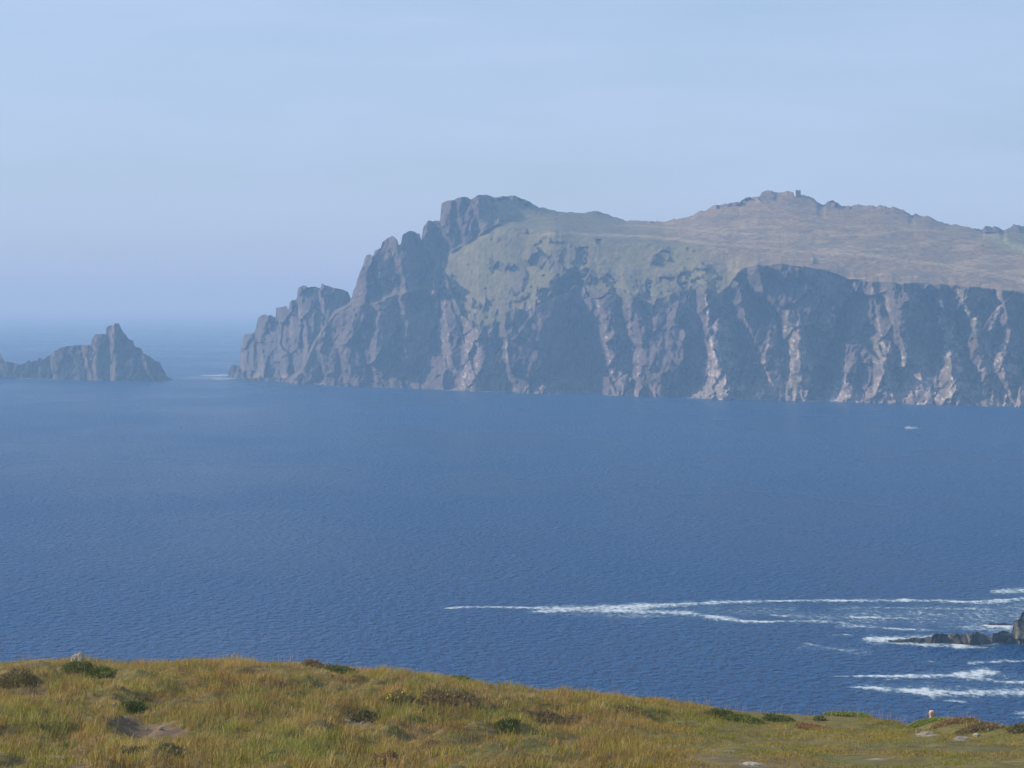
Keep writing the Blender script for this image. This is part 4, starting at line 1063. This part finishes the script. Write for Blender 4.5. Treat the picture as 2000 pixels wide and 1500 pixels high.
# ------------------------------------------------------------------ shrubs, stones
def leaf_cloud(cx, cy, rx, ry, h, n, tones, size, base):
    u = rng.normal(size=(n, 3)); u /= np.linalg.norm(u, axis=1)[:, None]
    r = rng.uniform(0.35, 1.0, n) ** 0.5
    lump = 1 + 0.5 * fbm(u[:, 0] * 2.2 + cx, u[:, 1] * 2.2 + cy, u[:, 2] * 2.2, 3, 700)
    P = u * (r * lump)[:, None] * np.array([rx, ry, h]); P[:, 2] = np.abs(P[:, 2]) * (1 + 0.5 * noise(P[:, 0] * 5 + cx, P[:, 1] * 4 + cy, 0, 701)) + 0.01
    gx, gy = P[:, 0] + cx, P[:, 1] + cy
    P[:, 2] += hill_z(gx, gy) - base
    a = rng.normal(size=(n, 3)); a /= np.linalg.norm(a, axis=1)[:, None]; a[:, 2] = np.abs(a[:, 2]) + 0.3
    b = np.cross(a, rng.normal(size=(n, 3))); b /= np.linalg.norm(b, axis=1)[:, None]
    s = size * rng.uniform(0.6, 1.4, (n, 1))
    V = np.stack([P - b * s * .35, P + a * s * .1 + b * s * .0 - 0.0, P + a * s * 1.2, P + b * s * .35 + a * s * .2], 1)
    i = np.arange(n) * 4
    Q = np.stack([i, i + 1, i + 3, i + 2], 1)
    Tn = 1.55 * np.array(tones)[rng.integers(0, len(tones), n)] * rng.uniform(0.65, 1.3, (n, 1))
    return V.reshape(-1, 3), Q, np.repeat(Tn, 4, 0)

def shrub(name, x, y, rx, ry, h, n, tones, label, cat, flowers=None, size=0.035):
    X0, Y0 = spot(x, y)
    h = h * 0.7; n = int(n * 0.8)
    base = float(hill_z(X0, Y0))
    V, Q, T = leaf_cloud(X0, Y0, rx, ry, h, n, tones, size, base)
    o = mesh_from(name, V, Q, M_LEAF, col=T)
    o.location = (X0, Y0, base)
    tag(o, label, cat)
    # woody stems under the leaves
    bm = bmesh.new()
    rr_ = random.Random(int(x))
    for k in range(9):
        a = rr_.uniform(0, 6.28); e = Vector((math.cos(a) * rx * .6 * rr_.random(), math.sin(a) * ry * .6 * rr_.random(), h * 0.8)); s0 = Vector((e.x * .3, e.y * .3, -0.05))
        sd_ = Vector((0.008, 0, 0)); sf = Vector((0, 0.008, 0))
        q = [bm.verts.new(s0 + v) for v in (sd_, sf, -sd_, -sf)]; tpt = bm.verts.new(e)
        for i in range(4): bm.faces.new((q[i], q[(i + 1) % 4], tpt))
    obj('stem', bm, M_STEM, o)
    if flowers:
        for k in range(flowers):
            a = rr_.uniform(0, 6.28); q = rr_.uniform(0.1, 0.85)
            fx, fy = math.cos(a) * rx * q, math.sin(a) * ry * q
            bm = bmesh.new(); bmesh.ops.create_icosphere(bm, subdivisions=1, radius=rr_.uniform(0.018, 0.034))
            for v in bm.verts: v.co *= rr_.uniform(0.7, 1.3)
            f = obj('flower', bm, M_BLOOM, o)
            f.location = (fx, fy, float(hill_z(X0 + fx, Y0 + fy)) - base + h * math.sqrt(max(0.05, 1 - q * q)) * 1.0)
            f['label'] = 'yellow blossom'
M_BLOOM = plain_mat('yellow_blossom', (0.75, 0.48, 0.03), 0.6, 0.2)
M_STEM = plain_mat('woody_stem', (0.10, 0.07, 0.05), 0.9, 0.1)
for (nm, x, y, rx, ry, h, n, tones, lab, cat, fl) in SH:
    shrub(nm, x, y, rx, ry, h, n, tones, lab, cat, fl)

def stone(x, y, sx, sy, sz, label, mat, seed, rot=0.0, Y0=None):
    if Y0 is None: X0, Y0 = spot(x, y)
    else: X0 = (x - 1000) / F * Y0
    bm = bmesh.new()
    bmesh.ops.create_icosphere(bm, subdivisions=3, radius=1.0)
    r = random.Random(seed)
    planes = [(Vector((r.gauss(0, 1), r.gauss(0, 1), r.gauss(0, .8))).normalized(), r.uniform(0.55, 0.85)) for _ in range(9)]
    for v in bm.verts:
        for n_, d_ in planes:
            e = v.co.dot(n_) - d_
            if e > 0: v.co -= n_ * e * 0.9
        v.co = Vector((v.co.x * sx, v.co.y * sy, v.co.z * sz)) + Vector((r.gauss(0, .01), r.gauss(0, .01), r.gauss(0, .008))) * sx * 3
    o = obj('stone', bm, mat)
    o.location = (X0, Y0, float(hill_z(X0, Y0)) + sz * 0.35); o.rotation_euler = (0, r.uniform(-.1, .1), rot)
    tag(o, label, 'stone')
stone(149, 1286, 0.17, 0.12, 0.17, 'white stone standing on the crest at the left', M_STONE, 1, Y0=74.3)
stone(156, 1286, 0.10, 0.09, 0.21, 'small white stone leaning against the white crest stone', M_STONE, 2, Y0=74.2)
stone(285, 1429, 0.035, 0.04, 0.035, 'small pale pebble alone in the bare peat', M_STONE, 3)
stone(312, 1428, 0.05, 0.05, 0.045, 'pinkish pebble right of the pale one in the peat', M_STONE, 4)
stone(221, 1381, 0.055, 0.06, 0.05, 'grey stone above the left end of the peat', M_SLATE, 5)
stone(192, 1388, 0.06, 0.06, 0.04, 'flat pale stone left of the peat patch', M_STONE, 6)
stone(242, 1408, 0.06, 0.06, 0.05, 'pink-grey stone at the rim of the peat patch', M_STONE, 7)
stone(678, 1413, 0.07, 0.05, 0.035, 'flat white stone at the left of the heather tuft', M_STONE, 8)
stone(706, 1416, 0.035, 0.04, 0.04, 'tiny white stone below the heather tuft', M_STONE, 9)
stone(1330, 1415, 0.09, 0.04, 0.025, 'thin white stone lying in short grass right of centre', M_STONE, 10, 0.3)
stone(1352, 1420, 0.09, 0.04, 0.02, 'thin grey stone beside the thin white one', M_SLATE, 11)
stone(1795, 1434, 0.06, 0.08, 0.04, 'small rounded grey stone below the bald person', M_SLATE, 12)
stone(1817, 1437, 0.16, 0.20, 0.045, 'flat grey slab set in the turf below the bald person', M_SLATE, 13, 0.1)
stone(1880, 1446, 0.17, 0.20, 0.035, 'flat pale slab right of the grey slab', M_SLATE, 14)
stone(1912, 1441, 0.10, 0.10, 0.05, 'tilted pale stone at the foot of the dark heather', M_STONE, 15)
stone(1862, 1411, 0.07, 0.08, 0.06, 'pale pink stone showing in the rusty heather mound', M_STONE, 16)
stone(1470, 1497, 0.15, 0.16, 0.03, 'broad pale stone flush with the turf at the bottom edge', M_STONE, 17)
stone(100, 1496, 0.20, 0.2, 0.05, 'dark grey stone at the bottom edge near the left', M_SLATE, 18)

# ------------------------------------------------------------------ person standing just beyond the crest, looking out to sea
def skin_body(name, verts, edges, mat, parent=None, levels=2, root=0):
    me = bpy.data.meshes.new(name)
    me.from_pydata([v[0] for v in verts], edges, [])
    o = bpy.data.objects.new(name, me); SC.collection.objects.link(o)
    sk = o.modifiers.new('skin', 'SKIN'); sk.use_smooth_shade = True
    for i, v in enumerate(verts):
        d = me.skin_vertices[0].data[i]; d.radius = v[1]; d.use_root = (i == root)
    ss = o.modifiers.new('sub', 'SUBSURF'); ss.levels = levels; ss.render_levels = levels
    dg_ = bpy.context.evaluated_depsgraph_get(); ev = o.evaluated_get(dg_)
    m2 = bpy.data.meshes.new_from_object(ev)
    o.modifiers.clear(); o.data = m2
    m2.materials.clear(); m2.materials.append(mat)
    m2.polygons.foreach_set('use_smooth', np.ones(len(m2.polygons), dtype=bool))
    if parent: o.parent = parent
    return o

def make_person():
    Yp = 79.0
    Xp = (1822.5 - 1000) / F * Yp
    top = CAMZ + ray(1823.0, 1384.0)[1] * Yp
    base = top - 1.76
    g = float(hill_z(Xp, Yp))
    root = bpy.data.objects.new('person', None); SC.collection.objects.link(root)
    root.location = (Xp, Yp, float(base)); root.rotation_euler = (0, 0, math.radians(-14))
    tag(root, 'bald person in a dark jacket looking out to sea, only the head above the grass', 'person')
    skin = plain_mat('skin', (0.62, 0.40, 0.30), 0.5, 0.35, 0.05, 20.0)
    jacket = plain_mat('jacket_cloth', (0.035, 0.03, 0.05), 0.85, 0.2, 0.2, 12.0)
    trousers = plain_mat('trouser_cloth', (0.06, 0.065, 0.08), 0.85, 0.2, 0.2, 12.0)
    leather = plain_mat('boot_leather', (0.06, 0.04, 0.03), 0.6, 0.3, 0.1, 12.0)
    V = [((0, 0, .95), (.13, .10)), ((0, 0, 1.12), (.12, .09)), ((0, 0, 1.32), (.15, .10)), ((0, 0.0, 1.45), (.07, .06)), ((0, 0.01, 1.53), (.058, .062)),
         ((0, 0.02, 1.60), (.068, .085)), ((0, 0.01, 1.67), (.078, .095)), ((0, 0.0, 1.715), (.060, .075))]
    E = [(0, 1), (1, 2), (2, 3), (3, 4), (4, 5), (5, 6), (6, 7)]
    def add(p, r, frm):
        V.append((p, r)); E.append((frm, len(V) - 1)); return len(V) - 1
    for s in (-1, 1):
        a = add((s * .17, 0, 1.41), (.055, .055), 2); a = add((s * .22, -.02, 1.14), (.042, .042), a); a = add((s * .23, .06, .90), (.03, .032), a); h = add((s * .23, .08, .82), (.02, .035), a)
        for k, (dy, L) in enumerate(((-.025, .075), (-.008, .085), (.01, .08), (.027, .065))):
            f = add((s * .228, .085 + dy, .78), (.009, .009), h); add((s * .218, .09 + dy * 1.1, .78 - L), (.007, .007), f)
        f = add((s * .212, .115, .81), (.010, .010), h); add((s * .20, .125, .765), (.008, .008), f)
        l = add((s * .09, 0, .86), (.085, .09), 0); l = add((s * .10, .01, .48), (.055, .06), l); l = add((s * .11, -.01, .09), (.036, .042), l); add((s * .12, .13, .035), (.036, .028), l)
    body = skin_body('body', V, E, skin, root)
    # face and ears as small skin-coloured forms on the head
    for s in (-1, 1):
        bm = bmesh.new()
        bmesh.ops.create_uvsphere(bm, u_segments=12, v_segments=8, radius=1, matrix=Matrix.Translation((s * .083, 0.0, 1.625)) @ Matrix.Rotation(s * 0.3, 4, 'Z') @ Matrix.Diagonal((.011, .020, .033, 1)))
        obj('ear', bm, skin, root, True)
    bm = bmesh.new()
    bmesh.ops.create_cone(bm, cap_ends=True, segments=10, radius1=.017, radius2=.006, depth=.05, matrix=Matrix.Translation((0, .108, 1.625)) @ Matrix.Rotation(-0.35, 4, 'X'))
    obj('nose', bm, skin, root, True)
    dark = plain_mat('eye_dark', (0.03, 0.02, 0.02), 0.3, 0.5)
    for s in (-1, 1):
        bm = bmesh.new(); bmesh.ops.create_uvsphere(bm, u_segments=10, v_segments=8, radius=.010, matrix=Matrix.Translation((s * .032, .092, 1.645))); obj('eye', bm, dark, root, True)
    lip = plain_mat('lips', (0.45, 0.2, 0.17), 0.5, 0.3)
    bm = bmesh.new(); bmesh.ops.create_uvsphere(bm, u_segments=10, v_segments=6, radius=1, matrix=Matrix.Translation((0, .094, 1.578)) @ Matrix.Diagonal((.024, .008, .006, 1))); obj('mouth', bm, lip, root, True)
    JV = [((0, 0, .86), (.17, .13)), ((0, 0, 1.12), (.155, .12)), ((0, 0, 1.34), (.17, .12)), ((0, 0.0, 1.455), (.082, .08)), ((0, 0.005, 1.50), (.076, .078))]
    JE = [(0, 1), (1, 2), (2, 3), (3, 4)]
    for s in (-1, 1):
        JV.append(((s * .18, 0, 1.41), (.072, .07))); JE.append((2, len(JV) - 1))
        JV.append(((s * .225, -.02, 1.14), (.058, .058))); JE.append((len(JV) - 2, len(JV) - 1))
        JV.append(((s * .232, .05, .90), (.045, .045))); JE.append((len(JV) - 2, len(JV) - 1))
    skin_body('jacket', JV, JE, jacket, root)
    TV = [((0, 0, .93), (.15, .115))]; TE = []
    for s in (-1, 1):
        TV.append(((s * .09, 0, .84), (.098, .10))); TE.append((0, len(TV) - 1))
        TV.append(((s * .10, .01, .48), (.075, .08))); TE.append((len(TV) - 2, len(TV) - 1))
        TV.append(((s * .11, -.01, .12), (.062, .066))); TE.append((len(TV) - 2, len(TV) - 1))
    skin_body('trousers', TV, TE, trousers, root)
    for s in (-1, 1):
        skin_body('boot', [((s * .11, -.03, .12), (.055, .058)), ((s * .11, -.01, .05), (.052, .05)), ((s * .12, .15, .038), (.048, .038))], [(0, 1), (1, 2)], leather, root)
    return g - base
PERSON_GAP = make_person()
print('person ground minus feet', PERSON_GAP)

# ------------------------------------------------------------------ haze
def make_haze():
    m = bpy.data.materials.new('haze'); m.use_nodes = True
    t = m.node_tree
    for n in list(t.nodes):
        if n.type != 'OUTPUT_MATERIAL': t.nodes.remove(n)
    v = t.nodes.new('ShaderNodeVolumePrincipled')
    v.inputs['Color'].default_value = (0.365, 0.645, 0.98, 1)
    v.inputs['Absorption Color'].default_value = (0.34, 0.15, 0.0, 1)
    v.inputs['Density'].default_value = 0.000175
    v.inputs['Anisotropy'].default_value = 0.0
    t.links.new(v.outputs[0], t.nodes['Material Output'].inputs['Volume'])
    bm = bmesh.new()
    box_bm(bm, -38000, 38000, -700, 38000, -12.0, 232.0)
    o = obj('haze', bm, m)
    tag(o, 'pale blue sea haze', 'haze', kind='stuff')
make_haze()
